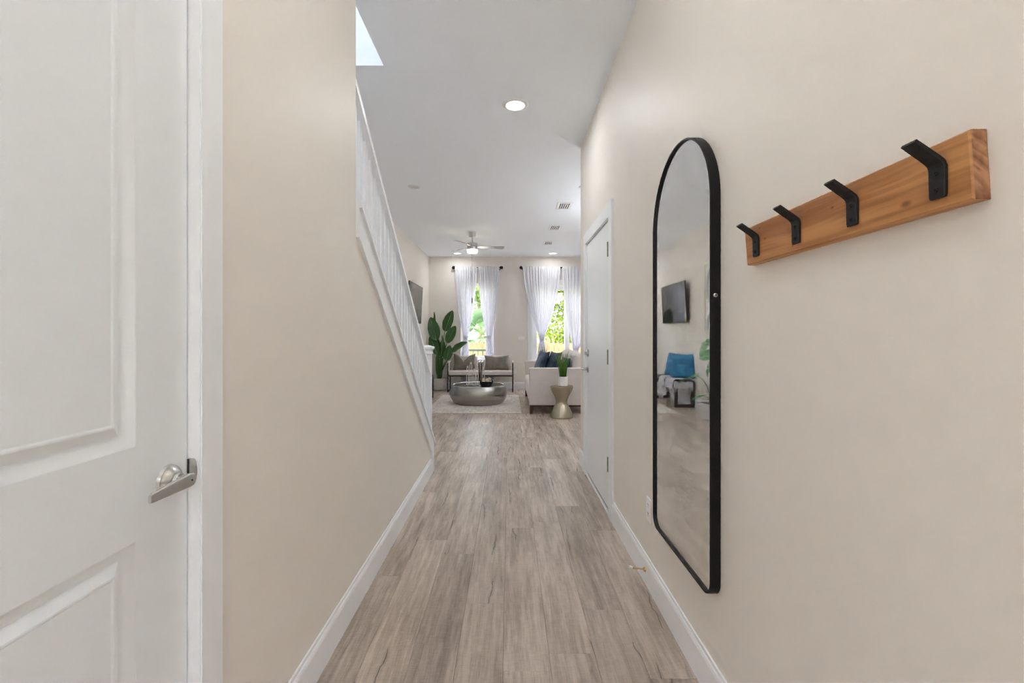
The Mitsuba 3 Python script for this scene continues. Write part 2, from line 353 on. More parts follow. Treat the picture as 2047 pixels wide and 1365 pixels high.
for o in ops: part(d, 'panel', panel(o.bounds[0], o.bounds[2], o.bounds[1], o.bounds[3]), 'm_door', smooth=20)
def frame_poly(a, b, top, w): return sbox(a - w, 0, b + w, top + w).difference(sbox(a, -1, b, top))
# jamb lining and stop, casing on the hall side
part(d, 'jamb', cat(ext(frame_poly(D1a, D1b, DH, 0.02), XL - 0.095, XL + 0.001, 'x'), ext(sbox(D1a, 0, D1b, DH).difference(sbox(D1a + 0.012, -1, D1b - 0.012, DH - 0.012)), LXF - 0.07, LXF - 0.037, 'x')), 'm_trim')
def casing(a, b, top, w, x0, s, t=0.016):
    """Mitred casing with eased edges around an opening, standing out from x0 in direction s."""
    rev = 0.004
    P = sbox(a - w, 0, b + w, top + w).difference(sbox(a - rev, -1, b + rev, top + rev))
    m1 = ext(P, *(sorted((x0, x0 + s * (t - 0.003)))), 'x')
    m2 = ext(P.buffer(-0.003, join_style='mitre').intersection(sbox(-9, 0, 9, 9)).union(sbox(a - w + 0.003, 0, a - rev - 0.003, 0.1)).union(sbox(b + rev + 0.003, 0, b + w - 0.003, 0.1)), *(sorted((x0 + s * (t - 0.003), x0 + s * t))), 'x')
    return cat(m1, m2)
part(d, 'casing', casing(D1a - 0.0, D1b - 0.004, DH, 0.082, XL, 1), 'm_trim')
# lever handle on the leaf
hy, hz = 0.945, 0.937
h = part(d, 'lever_handle', lathe([(0.0, 0), (0.0335, 0), (0.0325, 0.004), (0.0315, 0.0065), (0.0285, 0.008), (0.026, 0.012), (0.0195, 0.0185), (0.016, 0.0195), (0.0155, 0.024), (0.0145, 0.026), (0.0115, 0.026)], (LXF, hy, hz), 56, 'x'), 'm_nickel', smooth=35, label='satin nickel lever handle')
part(h, 'neck', lathe([(0.0112, 0.02), (0.0112, 0.041), (0.0, 0.041)], (LXF, hy, hz), 32, 'x'), 'm_nickel', smooth=35)
lv = []
for s_, hh, tt, xo in ((0.0145, 0.010, 0.0045, 0.0), (0.0115, 0.013, 0.0055, 0.0), (0.0, 0.0145, 0.006, 0.0), (-0.03, 0.0130, 0.0052, 0.001), (-0.07, 0.0108, 0.0045, 0.003), (-0.104, 0.0092, 0.004, 0.006), (-0.111, 0.0075, 0.003, 0.007)):
    ang = np.arange(20) * 2 * PI / 20
    ca, sa = np.cos(ang), np.sin(ang)
    lv.append(np.c_[LXF + 0.043 + xo + tt * np.sign(ca) * np.abs(ca) ** 0.5, np.full(20, hy + s_), hz + hh * np.sign(sa) * np.abs(sa) ** 0.5])
lm = loft(lv, close=False)
v = np.vstack([lm.vertices, lv[0].mean(0), lv[-1].mean(0)]); nn = len(v)
lm = trimesh.Trimesh(v, np.vstack([lm.faces, [(nn - 2, (j + 1) % 20, j) for j in range(20)], [(nn - 1, 120 + j, 120 + (j + 1) % 20) for j in range(20)]]), process=False)
lm.fix_normals()
part(h, 'lever', lm, 'm_nickel', smooth=50)
part(h, 'privacy_pin', cyl((LXF + 0.0485, hy + 0.002, hz), (LXF + 0.0502, hy + 0.002, hz), 0.0018, 12), 'm_dark_gap')
# strike plate with a curled lip on the jamb
sp = unary_union([sbox(-0.714, 0.912, -0.701, 0.968), affinity.scale(Point(-0.701, 0.94).buffer(1, 24), 0.0065, 0.026)])
part(d, 'strike_plate', ext(sp, D1b - 0.0012, D1b, 'y'), 'm_nickel', label='nickel strike plate on the jamb')
part(d, 'latch_gap', bx(-0.7155, -0.7125, D1b - 0.0026, D1b - 0.0012, 0.918, 0.966), 'm_dark_gap')

# ------------------------------------------------------------------ door_2: smooth garage door in the right wall
d = struct('door_2', 'smooth white slab door in the right hall wall')
RXF = 0.692
part(d, 'leaf', bx(RXF, RXF + 0.044, D2a + 0.003, D2b - 0.003, 0.028, DH - 0.006, 0.0015), 'm_door')
part(d, 'jamb', ext(frame_poly(D2a, D2b, DH, 0.02), XR - 0.001, XR + 0.115, 'x'), 'm_trim')
part(d, 'stop', ext(sbox(D2a, 0, D2b, DH).difference(sbox(D2a + 0.014, -1, D2b - 0.014, DH - 0.014)), RXF + 0.046, RXF + 0.06, 'x'), 'm_trim')
part(d, 'casing', casing(D2a, D2b, DH, 0.100, XR, -1), 'm_trim')
part(d, 'threshold', bx(XR - 0.012, XR + 0.115, D2a, D2b, 0.0, 0.012, 0.003), 'm_trim', label='white door threshold')
part(d, 'sweep', bx(RXF + 0.006, RXF + 0.04, D2a + 0.003, D2b - 0.003, 0.012, 0.028), 'm_brown', label='brown weather strip under the door')
for zc in (1.83, 1.09, 0.354):
    part(d, 'hinge', cat(cyl((0.6745, D2a + 0.008, zc - 0.051), (0.6745, D2a + 0.008, zc + 0.051), 0.0038, 12), bx(0.676, RXF + 0.001, D2a + 0.006, D2a + 0.010, zc - 0.05, zc + 0.05)), 'm_hinge', smooth=40, label='dark steel hinge knuckle')
ly = D2b - 0.065
h = part(d, 'lever_handle', lathe([(0, 0), (0.033, 0), (0.033, 0.005), (0.029, 0.010), (0.018, 0.014), (0.012, 0.016), (0.011, 0.05), (0.0, 0.05)], (RXF, ly, 0.945), 40, '-x'), 'm_chrome', smooth=35, label='chrome lever handle')
part(h, 'lever', tube([(RXF - 0.05, ly + 0.012, 0.945), (RXF - 0.052, ly, 0.945), (RXF - 0.055, ly - 0.05, 0.946), (RXF - 0.05, ly - 0.105, 0.952)], [0.009, 0.010, 0.008, 0.006], 12), 'm_chrome', smooth=40)
h = part(d, 'deadbolt', lathe([(0, 0), (0.032, 0), (0.032, 0.006), (0.026, 0.012), (0.010, 0.014), (0.0, 0.014)], (RXF, ly, 1.083), 40, '-x'), 'm_chrome', smooth=35, label='chrome deadbolt thumb turn')
part(h, 'thumb_turn', bx(RXF - 0.034, RXF - 0.013, ly - 0.004, ly + 0.004, 1.067, 1.099, 0.002), 'm_chrome')

# ------------------------------------------------------------------ staircase and railing
st = thing('staircase', 'white staircase rising behind the left hall wall', 'staircase')
RU, RI = 0.255, 0.195
for i in range(15):
    yy = 4.03 - RU * i; zt = RI * (i + 1)
    part(st, 'tread', bx(LX + 0.002, XL - 0.097, yy - RU - 0.02, yy + 0.025, zt - 0.027, zt, 0.004), 'm_trim')
    part(st, 'riser', bx(LX + 0.002, XL - 0.097, yy - 0.018, yy, zt - RI, zt - 0.027), 'm_trim')
# fascia board on the hall face, ending in vertical cuts, and the sloped cap
FX = XL + 0.016
poly = Polygon([(YW + 0.002, fas(YW)), (YW + 0.002, capz(YW) - 0.02), (YE_L, capz(YE_L) - 0.02), (YE_L, 0.14), (YE_L - 0.075, 0.14), (YE_L - 0.075, fas(YE_L - 0.075))])
put(struct('trim_1', 'white sloping fascia board along the stair on the left hall wall'), ext(poly, XL, FX, 'x'), 'm_trim')
put(struct('trim_3', 'white end board of the stair wall'), bx(XL - 0.097, FX + 0.004, YE_L, YE_L + 0.016, 0.0, capz(YE_L) - 0.03, 0.001), 'm_trim')
poly = Polygon([(YW + 0.001, capz(YW) - 0.021), (YW + 0.001, capz(YW)), (YE_L + 0.035, capz(YE_L + 0.035)), (YE_L + 0.035, capz(YE_L + 0.035) - 0.021)])
put(struct('trim_2', 'white sloping cap board under the balusters'), ext(poly, XL - 0.105, FX + 0.014, 'x'), 'm_trim')
rl = thing('stair_railing', 'white stair railing with square balusters above the left hall wall', 'railing')
BXc = -0.745
NY = 4.055
ra, rb = YW + 0.003, NY - 0.045
poly = Polygon([(ra, railz(ra) - 0.038), (ra, railz(ra)), (rb, railz(rb)), (rb, railz(rb) - 0.038)])
part(rl, 'handrail', ext(poly, BXc - 0.039, BXc + 0.039, 'x'), 'm_trim')
yb = YW + 0.075
while yb < NY - 0.09:
    y0, y1 = yb - 0.016, yb + 0.016
    part(rl, 'baluster', ext(Polygon([(y0, capz(y0) - 0.002), (y1, capz(y1) - 0.002), (y1, railz(y1) - 0.036), (y0, railz(y0) - 0.036)]), BXc - 0.016, BXc + 0.016, 'x'), 'm_trim')
    yb += 0.084
n_ = part(rl, 'newel_post', bx(BXc - 0.045, BXc + 0.045, NY - 0.045, NY + 0.03, capz(NY) - 0.03, 1.075, 0.003), 'm_trim')
def sq_prof(prof, c):   # square moulding: (half width, z) rings
    r = [np.array([(c[0] - a, c[1] - a, z), (c[0] + a, c[1] - a, z), (c[0] + a, c[1] + a, z), (c[0] - a, c[1] + a, z)]) for a, z in prof]
    return loft(r)
part(n_, 'newel_cap', sq_prof([(0.045, 1.07), (0.052, 1.075), (0.052, 1.085), (0.048, 1.09), (0.048, 1.10), (0.058, 1.112), (0.064, 1.12), (0.064, 1.132), (0.058, 1.137), (0.02, 1.15), (0.001, 1.151)], (BXc, NY - 0.008)), 'm_trim')

# ------------------------------------------------------------------ window_1 and the patio door in the back wall
def fr(x0, x1, z0, z1, w, y0, y1, wb=None):
    return ext(sbox(x0, z0, x1, z1).difference(sbox(x0 + w, z0 + (wb or w), x1 - w, z1 - w)), y0, y1, 'y')
w = struct('window_1', 'tall window behind the left pair of sheer curtains')
part(w, 'window_frame', fr(*[W1[0], W1[1], W1[2], W1[3]], 0.04, YB + 0.07, YB + 0.13), 'm_white_plastic')
part(w, 'sash', fr(W1[0] + 0.04, W1[1] - 0.04, W1[2] + 0.04, W1[3] - 0.04, 0.03, YB + 0.08, YB + 0.12), 'm_white_plastic')
part(w, 'pane', grid(np.array([[(W1[0] + 0.065, YB + 0.10, W1[2] + 0.065), (W1[1] - 0.065, YB + 0.10, W1[2] + 0.065)], [(W1[0] + 0.065, YB + 0.10, W1[3] - 0.065), (W1[1] - 0.065, YB + 0.10, W1[3] - 0.065)]])), 'm_glass')
part(w, 'window_sill', bx(W1[0] - 0.02, W1[1] + 0.02, YB - 0.03, YB + 0.07, W1[2] - 0.02, W1[2] + 0.001, 0.003), 'm_trim')
dd = struct('door_3', 'white framed sliding glass patio door in the back wall')
part(dd, 'casing', ext(frame_poly(W2[0], W2[1], W2[3], 0.075), YB - 0.016, YB, 'y'), 'm_trim')
part(dd, 'frame', ext(sbox(W2[0], 0, W2[1], W2[3]).difference(sbox(W2[0] + 0.04, 0.03, W2[1] - 0.04, W2[3] - 0.05)), YB + 0.01, YB + 0.14, 'y'), 'm_white_plastic')
xm = 1.335
for x0, x1, yy in ((W2[0] + 0.04, xm + 0.055, YB + 0.045), (xm - 0.055, W2[1] - 0.04, YB + 0.095)):
    s_ = part(dd, 'sliding_panel', ext(sbox(x0, 0.03, x1, W2[3] - 0.05).difference(sbox(x0 + 0.10, 0.15, x1 - 0.10, W2[3] - 0.16)), yy, yy + 0.035, 'y'), 'm_white_plastic')
    part(s_, 'pane', grid(np.array([[(x0 + 0.09, yy + 0.017, 0.14), (x1 - 0.09, yy + 0.017, 0.14)], [(x0 + 0.09, yy + 0.017, W2[3] - 0.15), (x1 - 0.09, yy + 0.017, W2[3] - 0.15)]])), 'm_glass')
# glazed entrance door behind the camera
dd = struct('door_4', 'glazed entrance door')
part(dd, 'frame', ext(sbox(E[0], 0, E[1], E[2]).difference(sbox(E[0] + 0.05, 0.03, E[1] - 0.05, E[2] - 0.05)), YF - 0.10, YF - 0.03, 'y'), 'm_white_plastic')
part(dd, 'leaf', ext(sbox(E[0] + 0.05, 0.03, E[1] - 0.05, E[2] - 0.05).difference(sbox(E[0] + 0.11, 0.45, E[1] - 0.11, E[2] - 0.12)), YF - 0.08, YF - 0.05, 'y'), 'm_white_plastic')
part(dd, 'pane', grid(np.array([[(E[0] + 0.1, YF - 0.065, 0.44), (E[1] - 0.1, YF - 0.065, 0.44)], [(E[0] + 0.1, YF - 0.065, E[2] - 0.11), (E[1] - 0.1, YF - 0.065, E[2] - 0.11)]])), 'm_glass')

# ------------------------------------------------------------------ lamps in the ceiling
def disc_down(c, r, n=40):
    a = np.arange(n) * 2 * PI / n
    v = np.vstack([np.c_[c[0] + r * np.cos(a), c[1] + r * np.sin(a), np.full(n, c[2])], [c]])
    return trimesh.Trimesh(v, [((j + 1) % n, j, n) for j in range(n)], process=False)
def can(x, y, label, on=True, z=H, s=1.0, group=None, power=1.0):
    t = thing('recessed_light', label, 'ceiling light', group)
    part(t, 'trim_ring', lathe([(0.070 * s, -0.002), (0.074 * s, -0.009), (0.088 * s, -0.010), (0.100 * s, -0.006), (0.104 * s, 0.0)], (x, y, z), 56), 'm_white_plastic', smooth=40)
    k = numbered(t + '__lens')
    scene[k] = mikit.ply(disc_down((x, y, z - 0.004), 0.0705 * s), 'm_lamp' if on else 'm_lens_off')
    if on: scene[k]['emitter'] = {'type': 'area', 'radiance': rgb(*[CAN_L * power * c for c in CAN_RGB])}
can(0.047, 3.537, 'lit round recessed light in the hall ceiling, the largest one', power=0.43)
can(0.047, 1.2, 'lit recessed light in the hall ceiling above the mirror', power=0.14)
can(-1.144, 9.95, 'small lit recessed light over the left window', power=0.24)
can(0.959, 9.95, 'small lit recessed light over the curtains of the glass door', power=0.24)
can(-1.16, 5.49, 'unlit white recessed light in the ceiling left of the ceiling fan', on=False, s=0.72)
can(0.925, 5.50, 'unlit recessed light mostly hidden by the end of the right hall wall', on=False, s=0.72)
can(-1.35, 1.5, 'recessed light over the stairs', z=5.6, power=1.3)
# foyer light over the entrance behind the camera
fl = thing('foyer_light', 'white glass globe light on the entrance ceiling', 'ceiling light')
GY = 0.45
part(fl, 'canopy', lathe([(0, -0.03), (0.055, -0.03), (0.06, -0.02), (0.06, 0)], (0, GY, H), 32), 'm_nickel', smooth=40)
part(fl, 'rod', cyl((0, GY, H - 0.15), (0, GY, H - 0.025), 0.02, 12), 'm_nickel', smooth=40)
gk = fl + '__globe'
scene[gk] = mikit.ply(ball((0, GY, H - 0.27), 0.125, 3), 'm_lamp', True)
scene[gk]['emitter'] = {'type': 'area', 'radiance': rgb(4.0, 4.05, 4.1)}

# two pendants over the kitchen side of the room, round the corner of the hall wall
for yk in (5.35, 6.35):
    pl = thing('pendant_light', f'white globe pendant over the kitchen side of the living room, {"nearer the hall" if yk < 6 else "farther from the hall"}', 'pendant light')
    part(pl, 'canopy', lathe([(0, -0.02), (0.055, -0.02), (0.06, -0.012), (0.06, 0)], (1.65, yk, H), 32), 'm_nickel', smooth=40)
    part(pl, 'cord', cyl((1.65, yk, H - 0.45), (1.65, yk, H - 0.015), 0.004, 10), 'm_black_metal', smooth=40)
    gk = pl + '__globe'
    scene[gk] = mikit.ply(ball((1.65, yk, H - 0.58), 0.14, 3), 'm_lamp', True)
    scene[gk]['emitter'] = {'type': 'area', 'radiance': rgb(5.2, 5.45, 5.9)}

# ------------------------------------------------------------------ ceiling vents and fan
for yv, lb in ((6.30, 'white slotted ceiling vent nearest the hall, the largest of three in a row'), (7.57, 'middle one of three white slotted ceiling vents'), (8.84, 'farthest and smallest of three white slotted ceiling vents')):
    t = thing('ceiling_vent', lb, 'vent')
    xv, hw, hl = 0.769, 0.10, 0.165
    part(t, 'frame', ext(sbox(xv - hw, yv - hl, xv + hw, yv + hl).difference(sbox(xv - hw + 0.026, yv - hl + 0.03, xv + hw - 0.026, yv + hl - 0.03)), H - 0.009, H - 0.0005, 'z'), 'm_white_plastic')
    part(t, 'backing', bx(xv - hw + 0.02, xv + hw - 0.02, yv - hl + 0.025, yv + hl - 0.025, H - 0.002, H - 0.001), 'm_dark_gap')
    for i in range(6):
        xx = xv - hw + 0.028 + i * 0.0288
        part(t, 'louver', rot(bx(xx - 0.008, xx + 0.008, yv - hl + 0.03, yv + hl - 0.03, H - 0.006, H - 0.0048), (0, 1, 0), 12, (xx, yv, H - 0.005)), 'm_white_plastic')
f = thing('ceiling_fan', 'brushed nickel ceiling fan with three blades and a lit drum shade', 'ceiling fan')
fx, fy = -0.651, 7.95
part(f, 'canopy', lathe([(0.0, -0.08), (0.056, -0.08), (0.062, -0.074), (0.062, -0.01), (0.064, 0)], (fx, fy, H), 40), 'm_nickel', smooth=35)
part(f, 'downrod', cat(cyl((fx, fy, H - 0.19), (fx, fy, H - 0.075), 0.0125, 16), lathe([(0.0125, -0.165), (0.024, -0.175), (0.03, -0.195)], (fx, fy, H), 24)), 'm_nickel', smooth=35)
part(f, 'motor_housing', lathe([(0, -0.185), (0.07, -0.185), (0.085, -0.19), (0.088, -0.20), (0.088, -0.245), (0.07, -0.25), (0.07, -0.258), (0.09, -0.262), (0.09, -0.295), (0.088, -0.30)], (fx, fy, H), 48), 'm_nickel', smooth=35)
sk = numbered(f + '__lamp_shade')
scene[sk] = mikit.ply(lathe([(0.088, -0.300), (0.094, -0.306), (0.095, -0.345), (0.088, -0.36), (0.0, -0.363)][::-1], (fx, fy, H), 48), 'm_lamp', 40)
labels[sk] = {'label': 'lit white glass drum shade'}
scene[sk]['emitter'] = {'type': 'area', 'radiance': rgb(4.5, 3.8, 2.7)}
for a in (8, 131, 248):
    bl = ext(unary_union([sbox(0.075, -0.02, 0.16, 0.02), Polygon([(0.13, -0.045), (0.54, -0.062), (0.565, -0.055), (0.555, 0.058), (0.54, 0.062), (0.13, 0.045)])]), -0.003, 0.003, 'z')
    bl = rot(bl, (1, 0, 0), -11)
    part(f, 'blade', mv(rot(bl, (0, 0, 1), a), fx, fy, H - 0.253), 'm_nickel')
part(f, 'pull_chain', cat(tube([(fx, fy - 0.06, H - 0.37), (fx, fy - 0.06, H - 1.17)], 0.0016, 6), cyl((fx, fy - 0.06, H - 1.25), (fx, fy - 0.06, H - 1.16), 0.009, 10)), 'm_iron')

# ------------------------------------------------------------------ arched wall mirror
t = thing('wall_mirror', 'tall arched mirror with a thin black frame hung on the right wall', 'mirror')
my, mr, mz0, mzc, xf = 1.768, 0.296, 0.373, 1.694, 0.6577
def arch(o):
    r = mr - o; cr = 0.055 - o
    pts = [(my + r * math.cos(a), mzc + r * math.sin(a)) for a in np.linspace(0, PI, 64)]
    pts += [(my - r + cr - cr * math.sin(a), mz0 + o + cr - cr * math.cos(a)) for a in np.linspace(PI / 2, 0, 12)]
    pts += [(my + r - cr + cr * math.sin(a), mz0 + o + cr - cr * math.cos(a)) for a in np.linspace(0, PI / 2, 12)]
    return Polygon(pts)
ri = []
for o, x in ((0.0, XR - 0.001), (0.0, xf + 0.0015), (0.0015, xf), (0.0058, xf), (0.007, xf + 0.001), (0.007, xf + 0.011)):
    q = np.array(arch(o).exterior.coords)[:-1]; ri.append(np.c_[np.full(len(q), x), q])
part(t, 'frame', loft(ri, close=False), 'm_black_metal', smooth=35)
part(t, 'glass', ext(arch(0.006), xf + 0.0093, xf + 0.012, 'x'), 'm_mirror', label='reflecting mirror glass')
k = part(t, 'bracket_screw', lathe([(0.0028, -0.0025), (0.0032, -0.004), (0.0045, -0.0042), (0.0058, -0.003), (0.0075, -0.001), (0.0078, 0.0)], (0.6745, my - mr, 1.372), 24, 'y'), 'm_nickel', smooth=35, label='small steel screw on the side of the frame')
part(k, 'socket', lathe([(0.0, -0.0022), (0.0029, -0.0024)], (0.6745, my - mr, 1.372), 16, 'y'), 'm_dark_gap')

# ------------------------------------------------------------------ coat rack with four iron hooks
t = thing('coat_rack', 'orange-brown wooden coat rack board with four black hooks on the right wall', 'coat rack')
q = np.array([(0.6525, 1.5406), (0.6465, 1.437), (1.263, 1.437), (1.277, 1.5410)])
c0 = q.mean(0)
def sh(o): return np.array([p + o * np.sign(c0 - p) for p in q])
ri = [np.c_[np.full(4, x), sh(o)] for o, x in ((0.0, XR - 0.0005), (0.0, 0.6695), (0.0025, 0.667))]
m = loft(ri); m.fix_normals()
part(t, 'board', m, 'm_rack_wood')
for hy_ in (0.698, 0.872, 1.043, 1.212):
    # flat bar 27 mm wide, 5 mm thick, bent outwards
    cl = [(0.6650, 1.4535, 0.90), (0.6645, 1.458, 1.0), (0.6638, 1.500, 1.02), (0.6615, 1.507, 1.02), (0.654, 1.5135, 1.0), (0.6185, 1.538, 0.95)]
    n2 = len(cl); rings = []
    for i, (x, z, ws) in enumerate(cl):
        a = np.array(cl[max(i - 1, 0)][:2]); b = np.array(cl[min(i + 1, n2 - 1)][:2]); tt = (b - a) / np.linalg.norm(b - a); nn_ = np.array([-tt[1], tt[0]])
        hw_, th = 0.0135 * ws, 0.0026
        pr = [(-hw_, -th), (-hw_, th * 0.5), (-hw_ + 0.0015, th), (hw_ - 0.0015, th), (hw_, th * 0.5), (hw_, -th)]
        rings.append(np.array([(x + nn_[0] * h_, hy_ + w_, z + nn_[1] * h_) for w_, h_ in pr]))
    m = loft(rings, close=False)
    L = (n2 - 1) * 6
    m = trimesh.Trimesh(m.vertices, np.vstack([m.faces, [(0, j, j + 1) for j in range(1, 5)], [(L, L + j, L + j + 1) for j in range(1, 5)]]), process=False); m.fix_normals()
    hk = part(t, 'hook', m, 'm_iron', label='black iron hook')
    for zs in (1.466, 1.492):
        part(hk, 'screw', cat(lathe([(0.0, 0.0012), (0.0016, 0.0004), (0.0018, 0.0012), (0.003, 0.001), (0.0036, 0.0)], (0.6613 - (zs - 1.466) * 0.012, hy_, zs), 16, '-x')), 'm_black_metal', smooth=30)

# ------------------------------------------------------------------ plates on the walls, door stop
def outlet(name, label, org, ux, nrm, catg='outlet'):
    """Duplex outlet: org centre on the wall, ux the horizontal direction, nrm out of the wall."""
    o, u, n = map(np.array, (org, ux, nrm)); M = np.eye(4); M[:3, 0] = u; M[:3, 1] = (0, 0, 1); M[:3, 2] = n; M[:3, 3] = o
    flip = np.linalg.det(M[:3, :3]) < 0
    def tr(m):
        m = m.copy(); m.apply_transform(M); return m
    k = thing(name, label, catg)
    part(k, 'plate', tr(bx(-0.037, 0.037, -0.058, 0.058, 0, 0.006, 0.0025)), 'm_white_plastic')
    for s in (-1, 1):
        r = part(k, 'receptacle', tr(bx(-0.017, 0.017, s * 0.022 - 0.0145, s * 0.022 + 0.0145, 0.004, 0.0078, 0.002)), 'm_white_plastic')
        part(r, 'slot', tr(cat(bx(-0.0075, -0.0055, s * 0.022 - 0.002, s * 0.022 + 0.007, 0.0075, 0.0081), bx(0.0055, 0.0075, s * 0.022 - 0.002, s * 0.022 + 0.006, 0.0075, 0.0081), bx(-0.002, 0.002, s * 0.022 - 0.010, s * 0.022 - 0.006, 0.0075, 0.0081))), 'm_dark_gap')
    return k
outlet('wall_outlet', 'white duplex outlet low on the right hall wall beside the mirror', (XR, 2.222, 0.381), (0, 1, 0), (-1, 0, 0))
outlet('wall_outlet', 'white outlet low on the back wall right of the armchairs', (0.125, YB, 0.40), (1, 0, 0), (0, -1, 0))
outlet('wall_outlet', 'white outlet low on the back wall beside the tall potted plant', (-1.46, YB, 0.40), (1, 0, 0), (0, -1, 0))
k = thing('light_switch', 'white wide switch plate on the back wall between the windows', 'light switch')
part(k, 'plate', bx(0.205, 0.352, YB - 0.006, YB, 1.13, 1.212, 0.002), 'm_white_plastic')
for i in range(3): part(k, 'rocker', bx(0.216 + i * 0.046, 0.248 + i * 0.046, YB - 0.010, YB - 0.005, 1.145, 1.197, 0.002), 'm_white_plastic')
k = thing('door_stop', 'brass door stop with a white tip on the right baseboard', 'door stop')
part(k, 'base', lathe([(0.0, 0.010), (0.006, 0.010), (0.011, 0.006), (0.013, 0.0)], (0.678, 2.243, 0.075), 20, '-x'), 'm_brass', smooth=40)
part(k, 'shaft', cyl((0.672, 2.243, 0.075), (0.607, 2.236, 0.088), 0.0042, 14), 'm_brass', smooth=40)
part(k, 'tip', cyl((0.611, 2.2365, 0.0872), (0.596, 2.235, 0.0903), 0.0075, 14), 'm_white_plastic', smooth=40, label='white rubber tip')

# ------------------------------------------------------------------ television
t = thing('television', 'flat black television tilted on a bracket on the left living room wall', 'television')
tz0, tz1, ty0, ty1 = 1.47, 2.205, 7.93, 9.16
def tilt(m): return rot(m, (0, 1, 0), 3.0, (-1.775, 0, 1.84))
part(t, 'screen', tilt(bx(-1.7745, -1.7725, ty0 + 0.008, ty1 - 0.008, tz0 + 0.012, tz1 - 0.008)), 'm_tv_screen', label='dark glossy screen')
part(t, 'case', tilt(cat(bx(-1.792, -1.774, ty0, ty1, tz0, tz1, 0.002), bx(-1.826, -1.792, ty0 + 0.02, ty1 - 0.02, tz0 + 0.02, tz0 + 0.36, 0.006))), 'm_tv_body')
part(t, 'bracket', cat(bx(LX + 0.002, -1.842, 8.3, 8.8, 1.72, 2.0, 0.002), bx(-1.85, -1.82, 8.4, 8.7, 1.80, 1.92, 0.002)), 'm_black_metal')

# ------------------------------------------------------------------ rug
t = thing('area_rug', 'cream patterned area rug under the hammered coffee table', 'rug')
part(t, 'pile', rbox(-1.36, 0.19, 7.10, 9.25, 0.0005, 0.011, 0.005), 'm_rug', smooth=40)
part(t, 'binding', ext(sbox(-1.365, 7.093, 0.195, 9.257).difference(sbox(-1.358, 7.102, 0.188, 9.248)), 0.0005, 0.009, 'z'), 'm_rug_edge')

# ------------------------------------------------------------------ hammered metal tables
def hammered(prof, c, cols, rowh, depth, sub=4):
    """Profile resampled at rowh / sub; dimples in staggered-free rows like beaten metal."""
    p = np.array(prof); d_ = np.r_[0, np.cumsum(np.linalg.norm(np.diff(p, axis=0), axis=1))]
    n = int(d_[-1] / rowh * sub); s = np.linspace(0, d_[-1], n)
    pr = np.c_[np.interp(s, d_, p[:, 0]), np.interp(s, d_, p[:, 1])]
    for _ in range(6): pr[1:-1] = 0.25 * pr[:-2] + 0.5 * pr[1:-1] + 0.25 * pr[2:]
    def disp(pr_, a):
        r = s / rowh
        row = np.floor(r).astype(int); jit = np.random.default_rng(3).uniform(0, 1, (row.max() + 1, cols)); 
        A = a / (2 * PI) * cols + 0.31 * (row % 3)[:, None]
        cc = np.floor(A).astype(int) % cols
        u, v = (A % 1) - 0.5, (r % 1)[:, None] - 0.5
        q = np.clip(1 - 4 * (u * u + v * v), 0, 1)
        return -depth * q * (0.5 + jit[row[:, None], cc])
    return lathe(pr, c, cols * sub, disp=disp)
t = thing('coffee_table', 'round hammered silver metal drum coffee table on the rug', 'coffee table')
cx_, cy_ = -0.56, 8.2
Z0 = 0.0115
part(t, 'drum', hammered([(0.42, Z0), (0.438, 0.02), (0.47, 0.06), (0.505, 0.12), (0.52, 0.18), (0.518, 0.22), (0.508, 0.27), (0.492, 0.315), (0.478, 0.338)], (cx_, cy_, 0), 170, 0.018, 0.0022), 'm_steel', smooth=True)
part(t, 'tabletop', lathe([(0.479, 0.334), (0.478, 0.341), (0.473, 0.344), (0.468, 0.343), (0.464, 0.339), (0.3, 0.339), (0.0, 0.339)][::1], (cx_, cy_, 0), 96), 'm_steel_top', smooth=30)
t = thing('side_table', 'hourglass hammered champagne metal side table by the near sofa arm', 'side table')
hp = [(0.168, 0.0005), (0.174, 0.006), (0.17, 0.03), (0.158, 0.07), (0.137, 0.12), (0.11, 0.17), (0.09, 0.205), (0.083, 0.235), (0.087, 0.262), (0.102, 0.305), (0.128, 0.355), (0.153, 0.395), (0.168, 0.43), (0.174, 0.462), (0.172, 0.472)]
def side_table(t, x, y):
    part(t, 'drum', hammered(hp, (x, y, 0), 66, 0.016, 0.0018), 'm_champagne', smooth=True)
    part(t, 'tabletop', lathe([(0.173, 0.468), (0.172, 0.475), (0.168, 0.4765), (0.165, 0.472), (0.0, 0.472)], (x, y, 0), 64), 'm_champagne', smooth=30)
side_table(t, 0.79, 6.80)
t = thing('side_table', 'hourglass champagne metal side table behind the far sofa arm', 'side table')
side_table(t, 0.70, 9.55)

